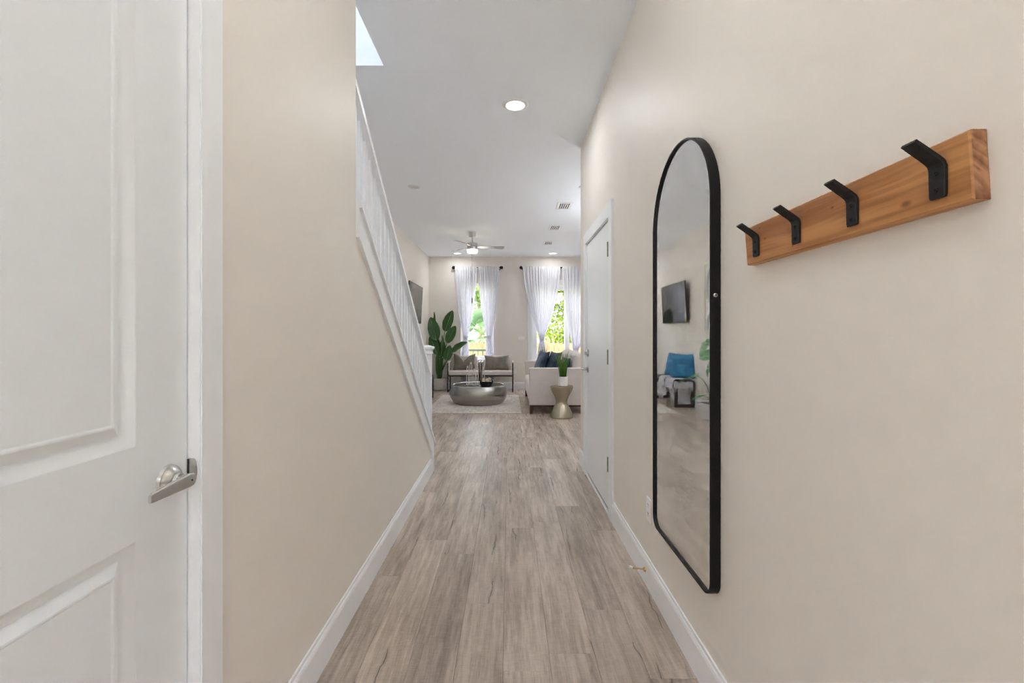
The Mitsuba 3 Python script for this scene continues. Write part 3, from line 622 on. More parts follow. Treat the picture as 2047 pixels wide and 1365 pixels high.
def grass_pot(label, x, y, z, seed, n=120, hh=0.43, r=0.073, hp_=0.142):
    g = np.random.default_rng(seed)
    t = thing('potted_grass', label, 'potted plant')
    part(t, 'pot', lathe([(0.0, 0.0), (r - 0.004, 0.0), (r, 0.004), (r, hp_ - 0.003), (r - 0.002, hp_), (r - 0.006, hp_ - 0.001), (r - 0.006, hp_ - 0.02)], (x, y, z), 48), 'm_pot_white', smooth=35)
    part(t, 'soil', lathe([(r - 0.005, hp_ - 0.018), (0.0, hp_ - 0.012)], (x, y, z), 24), 'm_soil')
    V, F, C = [], [], []
    for i in range(n):
        a = g.uniform(0, 2 * PI); rr = 0.85 * (r - 0.01) * math.sqrt(g.uniform()); L = hh * g.uniform(0.55, 1.08)
        lean = g.uniform(0.05, 0.34) * (0.4 + rr / r); b = np.array([x + rr * math.cos(a), y + rr * math.sin(a), z + hp_ - 0.015])
        aa = a + g.normal(0, 0.6); dv = np.array([math.cos(aa), math.sin(aa), 0]); sv = np.array([-dv[1], dv[0], 0]); wd = g.uniform(0.0028, 0.0048)
        th = g.uniform(0, PI); sv = math.cos(th) * sv + math.sin(th) * dv
        base = np.array([0.05, 0.16, 0.02]) * g.uniform(0.5, 1.2); tip = base * 1.5 + (np.array([0.16, 0.10, 0.02]) if g.uniform() < 0.5 else 0)
        o = len(V)
        for j in range(6):
            s = j / 5
            p = b + L * (s * np.array([0, 0, 1]) * (1 - 0.18 * lean * s) + lean * s ** 1.8 * dv)
            w_ = wd * (1 - s ** 2 * 0.92)
            V += [p - sv * w_, p + sv * w_]; C += [base + (tip - base) * s ** 1.5] * 2
            if j: F += [(o + 2 * j - 2, o + 2 * j - 1, o + 2 * j + 1), (o + 2 * j - 2, o + 2 * j + 1, o + 2 * j)]
    part(t, 'grass_blades', trimesh.Trimesh(np.array(V), np.array(F), process=False), 'm_grass', kind='stuff', color=np.array(C))
grass_pot('green grass in a white cylinder pot on the near side table', 0.808, 6.79, 0.4765, 11)
grass_pot('green grass rising behind the far arm of the sofa', 0.70, 9.55, 0.4765, 12, hh=0.46)

# ------------------------------------------------------------------ sofa
t = thing('sofa', 'light taupe fabric sofa seen end on at the right', 'sofa')
SX0, SX1, SY0, SY1 = 0.315, 1.33, 7.06, 9.16
part(t, 'base', rbox(SX0 + 0.012, SX1 - 0.02, SY0 + 0.05, SY1 - 0.05, 0.14, 0.30, 0.015), 'm_sofa', smooth=40)
part(t, 'arm', rbox(SX0, SX1, SY0, SY0 + 0.15, 0.137, 0.722, 0.016), 'm_sofa', smooth=40)
part(t, 'arm', rbox(SX0, SX1, SY1 - 0.15, SY1, 0.137, 0.722, 0.016), 'm_sofa', smooth=40)
part(t, 'backrest', rbox(SX1 - 0.17, SX1, SY0 + 0.14, SY1 - 0.14, 0.14, 0.80, 0.02), 'm_sofa', smooth=40)
def cushion(x0, x1, y0, y1, z0, z1, r=0.05, puff=0.02):
    m = rbox(x0, x1, y0, y1, z0, z1, r)
    m = m.subdivide_to_size(0.09)
    c = np.array([(x0 + x1) / 2, (y0 + y1) / 2, (z0 + z1) / 2]); hlf = np.array([x1 - x0, y1 - y0, z1 - z0]) / 2
    q = np.clip((m.vertices - c) / hlf, -1, 1)
    f_ = np.stack([(1 - q[:, 1] ** 2) * (1 - q[:, 2] ** 2), (1 - q[:, 0] ** 2) * (1 - q[:, 2] ** 2), (1 - q[:, 0] ** 2) * (1 - q[:, 1] ** 2)], 1)
    m.vertices = m.vertices + np.sign(q) * np.abs(q) ** 2 * f_ * puff
    return m
ymid = (SY0 + SY1) / 2
for y0, y1 in ((SY0 + 0.155, ymid - 0.004), (ymid + 0.004, SY1 - 0.155)):
    part(t, 'seat_cushion', cushion(SX0 + 0.005, SX1 - 0.17, y0, y1, 0.30, 0.455, 0.04), 'm_sofa', smooth=50)
    bc = cushion(SX1 - 0.34, SX1 - 0.175, y0 + 0.01, y1 - 0.01, 0.47, 0.93, 0.06, 0.035)
    part(t, 'back_cushion', rot(bc, (0, 1, 0), 8, (SX1 - 0.17, ymid, 0.46)), 'm_sofa', smooth=50)
part(t, 'plinth_rail', cat(bx(SX0 + 0.03, SX1 - 0.03, SY0 + 0.03, SY0 + 0.06, 0.112, 0.140), bx(SX0 + 0.03, SX0 + 0.06, SY0 + 0.03, SY1 - 0.03, 0.112, 0.140), bx(SX0 + 0.03, SX1 - 0.03, SY1 - 0.06, SY1 - 0.03, 0.112, 0.140), bx(SX1 - 0.06, SX1 - 0.03, SY0 + 0.03, SY1 - 0.03, 0.112, 0.140)), 'm_mahogany')
for xx in (SX0 + 0.012, SX1 - 0.062):
    for yy in (SY0 + 0.012, SY1 - 0.062):
        sx = 0.012 if xx < 0.7 else -0.012
        p = [(xx + dx, yy + dy, 0.138) for dx in (0, 0.065) for dy in (0, 0.05)] + [(xx + 0.012 - sx + dx, yy + 0.006 + dy, 0.0) for dx in (0, 0.038) for dy in (0, 0.036)]
        part(t, 'leg', trimesh.convex.convex_hull(np.array(p)), 'm_mahogany', label='dark wooden leg')

# ------------------------------------------------------------------ throw pillows
def pillow(w, hgt, th, notch=0.0, seed=0, pinch=0.06, n=26):
    """Upright pillow in the xz plane, y its thickness, bottom at z = 0. Two faces meeting in a seam."""
    u, v = np.meshgrid(np.linspace(-1, 1, n), np.linspace(-1, 1, n), indexing='ij')
    X = u * (1 - pinch * (1 - v ** 2)); Z = v * (1 - pinch * (1 - u ** 2))
    Z = Z - notch * np.exp(-(u / 0.33) ** 2) * np.clip((v + 0.3) / 1.3, 0, 1) ** 1.5 + 0.25 * notch * np.abs(u) ** 2 * np.clip(v, 0, 1)
    prof = ((1 - u ** 4) * (1 - v ** 4)) ** 0.5 * (1 - 0.25 * (u ** 2 + v ** 2) / 2)
    prof = prof * (1 - 0.55 * (notch > 0) * np.exp(-(u / 0.2) ** 2) * np.clip(v + 0.2, 0, 1))
    P = np.stack([X * w / 2, np.zeros_like(u), (Z + 1) * hgt / 2], -1)
    wr = (meshkit.fbm(np.stack([u * 2.2, v * 2.2, np.full_like(u, seed * 3.7)], -1), 3, seed) - 0.5) * 0.35
    A, B = P.copy(), P.copy(); A[..., 1] = -th / 2 * prof * (1 + wr); B[..., 1] = th / 2 * prof
    a, b = grid(A), grid(B)
    m = trimesh.Trimesh(np.vstack([a.vertices, b.vertices]), np.vstack([a.faces, b.faces[:, ::-1] + len(a.vertices)]), process=True)
    m.merge_vertices(); m.fix_normals()
    return m
def place(m, x, y, z, tiltx=0, rz=0, roll=0):
    m = rot(m, (0, 1, 0), roll, (0, 0, 0.2)); m = rot(m, (1, 0, 0), tiltx); m = rot(m, (0, 0, 1), rz); return mv(m, x, y, z)
def put_pillow(label, mesh, m, group=None):
    k = thing('throw_pillow', label, 'pillow', group); put(k, mesh, m, 60); return k
# on the sofa, leaning back against the cushions
put_pillow('dark navy velvet pillow, leftmost on the sofa', place(pillow(0.50, 0.51, 0.105, seed=1, pinch=0.10), 0.465, 7.86, 0.485, -20, -75), 'm_navy_velvet')
put_pillow('dark navy velvet pillow with a raised corner left of the potted grass', place(pillow(0.50, 0.51, 0.105, seed=2, pinch=0.10), 0.635, 7.58, 0.485, -20, -75), 'm_navy_velvet')
put_pillow('slate grey velvet pillow low on the sofa behind the potted grass', place(pillow(0.42, 0.38, 0.08, seed=3, pinch=0.08), 0.765, 7.49, 0.48, -18, -78), 'm_slate_velvet')
put_pillow('navy velvet pillow at the right behind the potted grass', place(pillow(0.42, 0.40, 0.08, seed=4, pinch=0.08), 0.865, 7.47, 0.48, -14, -82), 'm_navy_velvet')

# ------------------------------------------------------------------ two armchairs
def armchair(label, x0, x1, y0, y1):
    t = thing('armchair', label, 'armchair', None)
    b = 0.022
    part(t, 'seat_cushion', cushion(x0 + b, x1 - b, y0 + 0.012, y1 - 0.06, 0.365, 0.452, 0.02, 0.008), 'm_chair_fabric', smooth=50)
    bk = cushion(x0 + 0.075, x1 - 0.075, y1 - 0.10, y1 - 0.02, 0.40, 0.765, 0.025, 0.012)
    part(t, 'back_cushion', rot(bk, (1, 0, 0), -4, (0, y1 - 0.05, 0.40)), 'm_chair_fabric', smooth=50)
    part(t, 'seat_frame', cat(bx(x0 + b, x1 - b, y0 + 0.01, y0 + 0.032, 0.335, 0.362), bx(x0 + b, x1 - b, y1 - 0.03, y1 - 0.008, 0.335, 0.362), bx(x0, x0 + b, y0 + b, y1 - b, 0.335, 0.362), bx(x1 - b, x1, y0 + b, y1 - b, 0.335, 0.362)), 'm_dark_wood')
    for xx in (x0, x1 - b):
        part(t, 'leg', bx(xx, xx + b, y0, y0 + b, 0, 0.628, 0.001), 'm_dark_wood')
        part(t, 'leg', bx(xx, xx + b, y1 - b, y1, 0, 0.628, 0.001), 'm_dark_wood')
        part(t, 'runner', bx(xx + 0.002, xx + b - 0.002, y0 + b, y1 - b, 0.0, 0.022), 'm_dark_wood')
        part(t, 'armrest', rbox(xx - 0.006, xx + b + 0.006, y0 - 0.006, y1 + 0.004, 0.628, 0.662, 0.012), 'm_leather', smooth=40, label='pale leather armrest')
        part(t, 'side_panel', bx(xx + 0.006, xx + b - 0.006, y0 + 0.10, y1 - b, 0.40, 0.628), 'm_chair_fabric')
    return t
armchair('cream armchair with a dark frame, left one, beside the tall plant', -1.35, -0.65, 9.80, 10.23)
armchair('cream armchair with a dark frame, right one, under the switch plate', -0.61, 0.09, 9.80, 10.23)
put_pillow('olive grey velvet pillow with a chopped notch on the left armchair', place(pillow(0.50, 0.35, 0.13, 0.62, 5, 0.10), -1.0, 10.0, 0.462, -12), 'm_olive_velvet')
put_pillow('olive grey velvet lumbar pillow on the right armchair', place(pillow(0.55, 0.33, 0.13, 0.10, 6, 0.10), -0.285, 10.0, 0.462, -12), 'm_olive_velvet')

# ------------------------------------------------------------------ tall bird-of-paradise plant
t = thing('bird_of_paradise_plant', 'tall plant with large paddle leaves in a grey pot in the back left corner', 'potted plant')
px_, py_ = -1.575, 10.13
part(t, 'pot', lathe([(0, 0.0005), (0.11, 0.0005), (0.135, 0.012), (0.155, 0.05), (0.165, 0.12), (0.168, 0.265), (0.164, 0.275), (0.152, 0.27), (0.143, 0.235)], (px_, py_, 0), 56), 'm_pot_grey', smooth=40)
part(t, 'soil', lathe([(0.143, 0.24), (0.0, 0.248)], (px_, py_, 0), 24), 'm_soil')
def paddle(base, tip, width, face, fold=0.25, bend=0.05, n=16, k=7):
    base, tip, face = map(lambda a: np.array(a, float), (base, tip, face)); ax = tip - base; L = np.linalg.norm(ax); ax /= L
    side = np.cross(face, ax); side /= np.linalg.norm(side); nrm = np.cross(ax, side)
    s = np.linspace(0, 1, n); q = np.linspace(-1, 1, k)
    wprof = width / 2 * np.clip(np.sin(PI * np.clip(s, 0, 1) ** 0.85), 0, 1) ** 0.62
    mid = base + np.outer(s, ax) * L + np.outer(-bend * L * s ** 2, nrm)
    G = mid[:, None] + (wprof[:, None] * q)[..., None] * side + (np.abs(q) * wprof[:, None] * fold)[..., None] * nrm + (0.012 * np.sin(s * 19)[:, None] * q ** 2 * (wprof[:, None] > 0))[..., None] * nrm * 0.5
    return grid(G), mid, nrm
leaves = [  # base, tip (metres), width, face, fold, bend
    ((-1.62, 10.02, 1.114), (-1.741, 9.98, 1.641), 0.265, (0.15, -1, 0.1), 0.18, 0.04),
    ((-1.448, 10.1, 1.315), (-1.277, 10.08, 1.796), 0.235, (-0.2, -1, 0.15), 0.2, 0.04),
    ((-1.383, 10.0, 1.059), (-1.202, 10.02, 1.454), 0.215, (-0.15, -1, 0.2), 0.2, 0.05),
    ((-1.283, 10.0, 0.836), (-0.933, 10.0, 1.092), 0.19, (-0.3, -0.7, 0.65), 0.6, 0.03),
    ((-1.403, 9.98, 0.676), (-1.311, 10.0, 1.014), 0.20, (0.35, -1, 0.1), 0.3, 0.06),
    ((-1.693, 10.16, 1.406), (-1.693, 10.16, 1.773), 0.05, (0.5, -1, 0), 0.9, 0.0),
    ((-1.616, 10.1, 0.799), (-1.782, 10.12, 1.214), 0.22, (0.5, -1, -0.1), 0.3, 0.06),
    ((-1.556, 10.15, 0.763), (-1.64, 10.18, 1.168), 0.20, (-0.5, -1, 0), 0.3, 0.05),
    ((-1.531, 10.06, 0.767), (-1.492, 10.06, 1.248), 0.085, (0.8, -0.7, 0), 0.8, 0.03),
    ((-1.587, 10.2, 0.715), (-1.499, 10.22, 1.123), 0.20, (0.3, -1, 0), 0.3, 0.05),
]
for i, (b, tp, wd, fc, fo, be) in enumerate(leaves):
    B_, T_ = np.array(b), np.array(tp)
    T_[0] = max(T_[0], LX + 0.05)
    m, mid, nrm = paddle(B_, T_, wd, fc, fo, be)
    lk = part(t, 'leaf', m, 'm_leaf', smooth=True)
    part(lk, 'midrib', tube(mid[:-1] + nrm * 0.004, np.linspace(0.006, 0.002, len(mid) - 1), 6), 'm_midrib', smooth=True)
    a = 2 * PI * i / len(leaves); r0 = np.array([px_ + 0.04 * math.cos(a), py_ + 0.04 * math.sin(a), 0.235]); r1 = np.array([B_[0] * 0.35 + px_ * 0.65, (B_[1] + py_) / 2, 0.235 + 0.55 * (B_[2] - 0.235)])
    s = np.linspace(0, 1, 10)[:, None]
    part(t, 'stem', tube((1 - s) ** 2 * r0 + 2 * s * (1 - s) * r1 + s ** 2 * B_, np.linspace(0.014, 0.006, 10), 8), 'm_stem', smooth=True)
for b, tp in (((-1.587, 10.06, 0.264), (-1.618, 10.04, 0.835)), ((-1.52, 10.06, 0.264), (-1.551, 10.04, 0.768)), ((-1.548, 10.06, 0.264), (-1.495, 10.04, 0.734))):
    m, mid, nrm = paddle(b, tp, 0.085, (0.1, -1, 0), 0.7, 0.02)
    part(t, 'sheath', m, 'm_stem', smooth=True, label='green leaf sheath around the stems')
t = thing('floor_speaker', 'small black box standing on the floor behind the tall plant pot', 'box')
put(t, bx(-1.83, -1.75, 9.94, 10.16, 0.0, 0.245, 0.004), 'm_black_metal')

# ------------------------------------------------------------------ things on the coffee table
TT = 0.339
def candelabra(label, cols, base, dx=0.0):
    t = thing('candle_holder', label, 'candle holder')
    part(t, 'base', bx(*base, TT + 0.0003, TT + 0.007, 0.001), 'm_black_metal', label='dark base plate')
    for (x, y, z) in cols:
        s = np.linspace(0, PI, 9); hw = 0.017
        pts = [(x - hw, y, TT + 0.006)] + [(x - hw * math.cos(a), y, z - 0.035 + hw * math.sin(a)) for a in s] + [(x + hw, y, TT + 0.006)]
        c_ = part(t, 'hairpin_stem', tube(pts, 0.0058, 8), 'm_wire', smooth=60)
        part(c_, 'cup', lathe([(0.0, -0.018), (0.012, -0.018), (0.017, -0.012), (0.018, 0.0)], (x, y, z), 20), 'm_wire', smooth=40)
        k = part(t, 'tealight', lathe([(0.0165, -0.012), (0.0165, 0.006), (0.014, 0.009), (0.0, 0.009)], (x, y, z), 20), 'm_wax', smooth=40, label='white tealight')
candelabra('pale wire candle holder with four hairpin stems on the coffee table', [(-0.745, 8.05, 0.675), (-0.69, 8.10, 0.74), (-0.625, 8.02, 0.632), (-0.575, 8.10, 0.69)], (-0.775, -0.545, 8.0, 8.13))
candelabra('single pale wire candle holder behind the black bowl', [(-0.475, 8.22, 0.64)], (-0.505, -0.445, 8.19, 8.25))
t = thing('decorative_bowl', 'black bowl of cream balls on the coffee table', 'bowl')
bx_, by_ = -0.405, 7.98
put(t, lathe([(0.0, 0.0003), (0.085, 0.0003), (0.10, 0.006), (0.113, 0.03), (0.119, 0.06), (0.118, 0.083), (0.1145, 0.085), (0.110, 0.06), (0.100, 0.03), (0.08, 0.014), (0.0, 0.012)], (bx_, by_, TT), 56), 'm_black_metal', 40)
for i, (dx, dy, dz, r) in enumerate(((-0.05, -0.03, 0.06, 0.04), (0.035, -0.05, 0.058, 0.038), (0.06, 0.03, 0.06, 0.037), (-0.02, 0.06, 0.058, 0.04), (-0.055, 0.015, 0.105, 0.030), (0.01, -0.005, 0.10, 0.036), (0.055, -0.005, 0.122, 0.026))):
    k = thing('decorative_ball', 'cream textured ball in the black bowl on the coffee table', 'decorative ball', 'cream balls in the black bowl')
    m = trimesh.creation.icosphere(4, r); m.vertices *= 1 + 0.10 * (meshkit.fbm(m.vertices * 90 + i, 3, i)[:, None] - 0.5)
    put(k, mv(m, bx_ + dx, by_ + dy, TT + dz), 'm_cream', True)

# ------------------------------------------------------------------ curtains
def rod(label, x0, x1, rings, support=None):
    t = thing('curtain_rod', label, 'curtain rod')
    yr, zr = YB - 0.07, 2.785
    part(t, 'pole', cyl((x0, yr, zr), (x1, yr, zr), 0.011, 16), 'm_black_metal', smooth=40)
    for x, s in ((x0, -1), (x1, 1)):
        part(t, 'finial', ball((x + s * 0.012, yr, zr), 0.037, 3), 'm_black_metal', smooth=True)
        part(t, 'bracket', cat(bx(x - s * 0.03 - 0.006, x - s * 0.03 + 0.006, yr - 0.012, YB, zr - 0.018, zr - 0.009), bx(x - s * 0.03 - 0.012, x - s * 0.03 + 0.012, YB - 0.004, YB, zr - 0.05, zr + 0.03)), 'm_black_metal')
    if support: part(t, 'bracket', cat(bx(support - 0.008, support + 0.008, yr - 0.014, YB, zr - 0.022, zr - 0.010), bx(support - 0.008, support + 0.008, yr - 0.017, yr - 0.012, zr - 0.02, zr + 0.014)), 'm_black_metal')
    return t
rod('black curtain rod with ball ends over the left window', -1.262, -0.19, 0)
rod('black curtain rod over the glass patio door', 0.283, 2.33 - 0.06, 0, 1.19)
def curtain(label, tl, tr, cl, cr, bl, br, ztie, zbot, seed, folds=9, y0=YB - 0.07):
    """Top edge tl..tr, gathered to cl..cr at ztie, bottom bl..br."""
    g = np.random.default_rng(seed); t = thing('sheer_curtain', label, 'curtain')
    ns, nt = 120, 90; ztop = 2.808
    s = np.linspace(0, 1, ns); z = np.linspace(ztop, zbot, nt)
    ph = g.uniform(0, 6.28); wob = np.cumsum(g.uniform(0.6, 1.4, folds + 2)); wob = (wob - wob[0]) / (wob[-1] - wob[0])
    pos = np.interp(s, wob, np.arange(folds + 2)) * 2 * PI + ph
    G = np.zeros((nt, ns, 3))
    for i, zz in enumerate(z):
        if zz > ztie:
            u = (ztop - zz) / (ztop - ztie); k_ = u ** 1.7
            L, R = tl + (cl - tl) * k_, tr + (cr - tr) * k_
        else:
            u = min((ztie - zz) / 0.55, 1); k_ = u * u * (3 - 2 * u)
            L, R = cl + (bl - cl) * k_, cr + (br - cr) * k_
        wd = R - L; w0 = tr - tl
        amp = 0.018 + 0.010 * (1 - wd / w0)
        head = np.clip((ztop - zz) / 0.045, 0, 1)
        fo = np.sin(pos) * (0.75 + 0.25 * np.sin(pos * 0.37 + zz * 0.8))
        flute = 0.35 * np.sin(2.3 * pos + 1.2 * zz) 
        yy = y0 - amp * (0.45 + 0.55 * head) * (fo + flute * head)
        k2 = np.clip((zz - 2.66) / 0.11, 0, 1); k2 = k2 * k2 * (3 - 2 * k2)
        yy = yy * (1 - k2) + (y0 - 0.014 - 0.014 * (0.5 + 0.5 * fo)) * k2
        x = L + wd * (s + 0.018 * np.sin(pos * 1.0 + 0.7) * min(1, u * 1.5))
        G[i] = np.c_[x, yy, np.full(ns, zz)]
    part(t, 'panel', grid(G), 'm_sheer', smooth=True)
    cc, hw = (cl + cr) / 2, (cr - cl) / 2
    a = np.linspace(0, 2 * PI, 40)
    band = np.stack([np.c_[cc + (hw + 0.006) * np.cos(a), y0 + 0.042 * np.sin(a), np.full(40, ztie + dz)] for dz in (0.022, 0.0, -0.022)])
    part(t, 'tieback', grid(band), 'm_sheer', smooth=True, label='white fabric tieback')
curtain('white sheer curtain gathered by a tie, left side of the left window', -1.243, -0.735, -1.055, -0.945, -1.10, -0.91, 1.20, 0.03, 1)
curtain('white sheer curtain gathered by a tie, right side of the left window', -0.72, -0.222, -0.525, -0.415, -0.55, -0.36, 1.20, 0.03, 2)
curtain('white sheer curtain gathered by a tie, left side of the glass door', 0.305, 1.165, 0.69, 0.80, 0.62, 0.86, 1.17, 0.03, 3, 11)
curtain('white sheer curtain gathered by a tie, right side of the glass door', 1.215, 2.2, 1.46, 1.58, 1.38, 1.66, 0.88, 0.03, 4, 11)

# ------------------------------------------------------------------ bench, pillows, throw, monstera, prints: seen in the mirror
t = thing('bench', 'dark wooden bench with a padded seat against the left living room wall', 'bench')
b0, b1, by0, by1 = -1.836, -1.50, 7.70, 8.95
part(t, 'seat', rbox(b0, b1, by0 - 0.01, by1 + 0.01, 0.385, 0.462, 0.02), 'm_bench_seat', smooth=40, label='dark padded seat')
part(t, 'apron', bx(b0 + 0.01, b1 - 0.01, by0 + 0.04, by1 - 0.04, 0.345, 0.385), 'm_dark_wood')
for yy in (by0, by1 - 0.05):
    part(t, 'leg', ext(sbox(b0 + 0.005, 0.0, b1 - 0.005, 0.384).difference(sbox(b0 + 0.05, 0.05, b1 - 0.05, 0.335)), yy, yy + 0.05, 'y'), 'm_dark_wood')
put_pillow('bright blue velvet pillow nearer the hall on the bench', place(pillow(0.43, 0.43, 0.15, seed=8), -1.68, 7.86, 0.487, -14, 40, 4), 'm_blue_velvet')
put_pillow('bright blue velvet pillow farther back on the bench', place(pillow(0.43, 0.43, 0.15, seed=9), -1.70, 8.30, 0.487, -14, 60, -3), 'm_blue_velvet')
t = thing('throw_blanket', 'grey fringed throw draped over the end of the bench', 'blanket')
def drape(path, wa, wb, wdir, seed, amp=0.008, n=40, k=26):
    """A cloth along a polyline (local pairs), across wdir from wa to wb."""
    p = np.array(path, float); d_ = np.r_[0, np.cumsum(np.linalg.norm(np.diff(p, axis=0), axis=1))]; s = np.linspace(0, d_[-1], n)
    q = np.stack([np.interp(s, d_, p[:, i]) for i in range(3)], 1)
    for _ in range(2): q[1:-1] = 0.25 * q[:-2] + 0.5 * q[1:-1] + 0.25 * q[2:]
    tg = np.gradient(q, axis=0); tg /= np.linalg.norm(tg, axis=1, keepdims=True); wd = np.array(wdir, float)
    nr = np.cross(wd, tg); w_ = np.linspace(wa, wb, k)
    nz = meshkit.fbm(np.stack([np.repeat(s[:, None] * 14, k, 1), np.repeat(w_[None] * 22, n, 0), np.full((n, k), seed * 1.0)], -1), 3, seed)
    rip = 0.5 + 0.5 * np.sin(w_[None] * 60 + 3 * nz)
    G = q[:, None] + w_[None, :, None] * wd + nr[:, None] * (amp * (nz + 0.8 * rip))[..., None]
    return grid(G), G
m, G = drape([(0, 8.38, 0.470), (0, 7.70, 0.470), (0, 7.668, 0.45), (0, 7.662, 0.40), (0, 7.655, 0.34)], -1.80, -1.47, (1, 0, 0), 3, 0.016)
m2, G2 = drape([(-1.72, 0, 0.475), (-1.495, 0, 0.474), (-1.474, 0, 0.45), (-1.466, 0, 0.38), (-1.460, 0, 0.32)], 7.67, 8.40, (0, 1, 0), 5, -0.016)
m3, G3 = drape([(-1.60, 0, 0.482), (-1.49, 0, 0.480), (-1.462, 0, 0.45), (-1.452, 0, 0.30), (-1.446, 0, 0.17)], 8.06, 8.34, (0, 1, 0), 9, -0.016)
m = cat(m, m3)
part(t, 'cloth', cat(m, m2), 'm_throw', smooth=True)
fr_ = []
for Gx, drop in ((G, 0.08), (G2, 0.09), (G3, 0.10)):
    e = Gx[-1]
    for i in range(0, len(e)):
        p0 = e[i]; fr_.append(tube([p0, p0 + (0.003 * math.sin(i * 2.1), 0.003 * math.cos(i * 1.7), -drop * 0.5), p0 + (0.004 * math.cos(i * 3.0), 0.0, -drop * (0.8 + 0.2 * math.sin(i * 5)))], 0.0035, 5))
part(t, 'fringe', cat(fr_), 'm_throw', smooth=True, kind='stuff')
t = thing('monstera_plant', 'monstera with split leaves in a pale pot beside the bench', 'potted plant')
mx, my_ = -1.62, 6.62
part(t, 'pot', lathe([(0, 0.0005), (0.10, 0.0005), (0.115, 0.01), (0.135, 0.235), (0.137, 0.245), (0.128, 0.244), (0.126, 0.21)], (mx, my_, 0), 48), 'm_pot_grey', smooth=35)
part(t, 'soil', lathe([(0.128, 0.215), (0.0, 0.222)], (mx, my_, 0), 24), 'm_soil')
def monstera(size):
    a = np.linspace(-PI, PI, 90)
    r = 0.5 * (1 - 0.28 * np.cos(a)) * (0.82 + 0.18 * np.cos(2 * a))
    P_ = Polygon(np.c_[r * np.sin(a), 0.15 - r * np.cos(a) * 1.15 + 0.0]).buffer(0)
    cuts = []
    for s in (-1, 1):
        for yv, ang in ((0.42, 34), (0.26, 20), (0.08, 6), (-0.1, -10)):
            c_ = affinity.translate(affinity.rotate(affinity.scale(Point(0.35, 0).buffer(1, 8), 0.24, 0.026), ang, origin=(0, 0)), 0.0, yv)
            cuts.append(c_ if s > 0 else affinity.scale(c_, -1, 1, origin=(0, 0)))
    P_ = P_.difference(unary_union(cuts)); P_ = max(getattr(P_, 'geoms', [P_]), key=lambda g_: g_.area)
    m = trimesh.creation.extrude_polygon(P_, 0.004, engine='earcut'); m = m.subdivide_to_size(0.12)
    v = np.array(m.vertices); v[:, 1] += 0.36; v[:, 2] += 0.22 * np.abs(v[:, 0]) - 0.22 * v[:, 1] ** 2 * 0.6
    m.vertices = v * size
    return m
def put_leaf(t, bp, dirv, up, size):
    y_ = np.array(dirv, float); y_ /= np.linalg.norm(y_); z_ = np.array(up, float); z_ -= y_ * (z_ @ y_); z_ /= np.linalg.norm(z_); x_ = np.cross(y_, z_)
    M = np.eye(4); M[:3, 0], M[:3, 1], M[:3, 2], M[:3, 3] = x_, y_, z_, bp
    m = monstera(size); m.apply_transform(M); part(t, 'leaf', m, 'm_monstera', smooth=40)
    r0 = np.array([mx, my_, 0.21]); r1 = np.array([mx, my_, bp[2] * 0.8 + 0.05]); s = np.linspace(0, 1, 12)[:, None]
    part(t, 'stem', tube((1 - s) ** 2 * r0 + 2 * s * (1 - s) * r1 + s ** 2 * np.array(bp), np.linspace(0.007, 0.004, 12), 7), 'm_stem', smooth=True)
put_leaf(t, (-1.64, 6.58, 1.19), (0.25, 0.55, -0.55), (0.9, 0.0, 0.4), 0.34)
put_leaf(t, (-1.66, 6.50, 0.93), (0.2, 0.45, -0.6), (0.95, 0.1, 0.35), 0.30)
put_leaf(t, (-1.52, 6.80, 0.615), (0.22, 1.0, -0.12), (0.35, 0.1, 0.9), 0.36)
put_leaf(t, (-1.56, 6.66, 0.34), (0.5, 0.8, -0.25), (0.4, 0.1, 0.9), 0.22)
put_leaf(t, (-1.56, 6.48, 1.05), (0.5, -0.8, -0.2), (0.6, 0.1, 0.8), 0.34)
put_leaf(t, (-1.66, 6.50, 0.75), (0.3, -0.9, -0.3), (0.6, 0.1, 0.8), 0.32)
for z0, z1, lb in ((1.85, 2.375, 'framed abstract arch print, upper of two on the left living room wall'), (1.285, 1.785, 'framed abstract arch print, lower of two on the left living room wall')):
    t = thing('framed_print', lb, 'picture'); y0, y1 = 6.90, 7.305
    part(t, 'frame', ext(sbox(y0, z0, y1, z1).difference(sbox(y0 + 0.012, z0 + 0.012, y1 - 0.012, z1 - 0.012)), LX + 0.001, LX + 0.022, 'x'), 'm_frame_gold')
    part(t, 'print', bx(LX + 0.001, LX + 0.012, y0 + 0.012, y1 - 0.012, z0 + 0.012, z1 - 0.012), 'm_print_white')
    yc = (y0 + y1) / 2; zc = z0 + (0.30 if z0 > 1.5 else 0.16)
    def archband(ro, ri_):
        o = unary_union([Point(yc, zc).buffer(ro, 24).intersection(sbox(-9, zc, 9, 9)), sbox(yc - ro, z0 + 0.03, yc + ro, zc)])
        i_ = unary_union([Point(yc, zc).buffer(ri_, 24).intersection(sbox(-9, zc, 9, 9)), sbox(yc - ri_, z0 - 0.03, yc + ri_, zc)])
        return o.difference(i_)
    part(t, 'printed_arch', ext(archband(0.15, 0.115), LX + 0.012, LX + 0.0126, 'x'), 'm_art_blue')
    part(t, 'printed_arch', ext(archband(0.10, 0.075), LX + 0.012, LX + 0.0126, 'x'), 'm_art_navy')

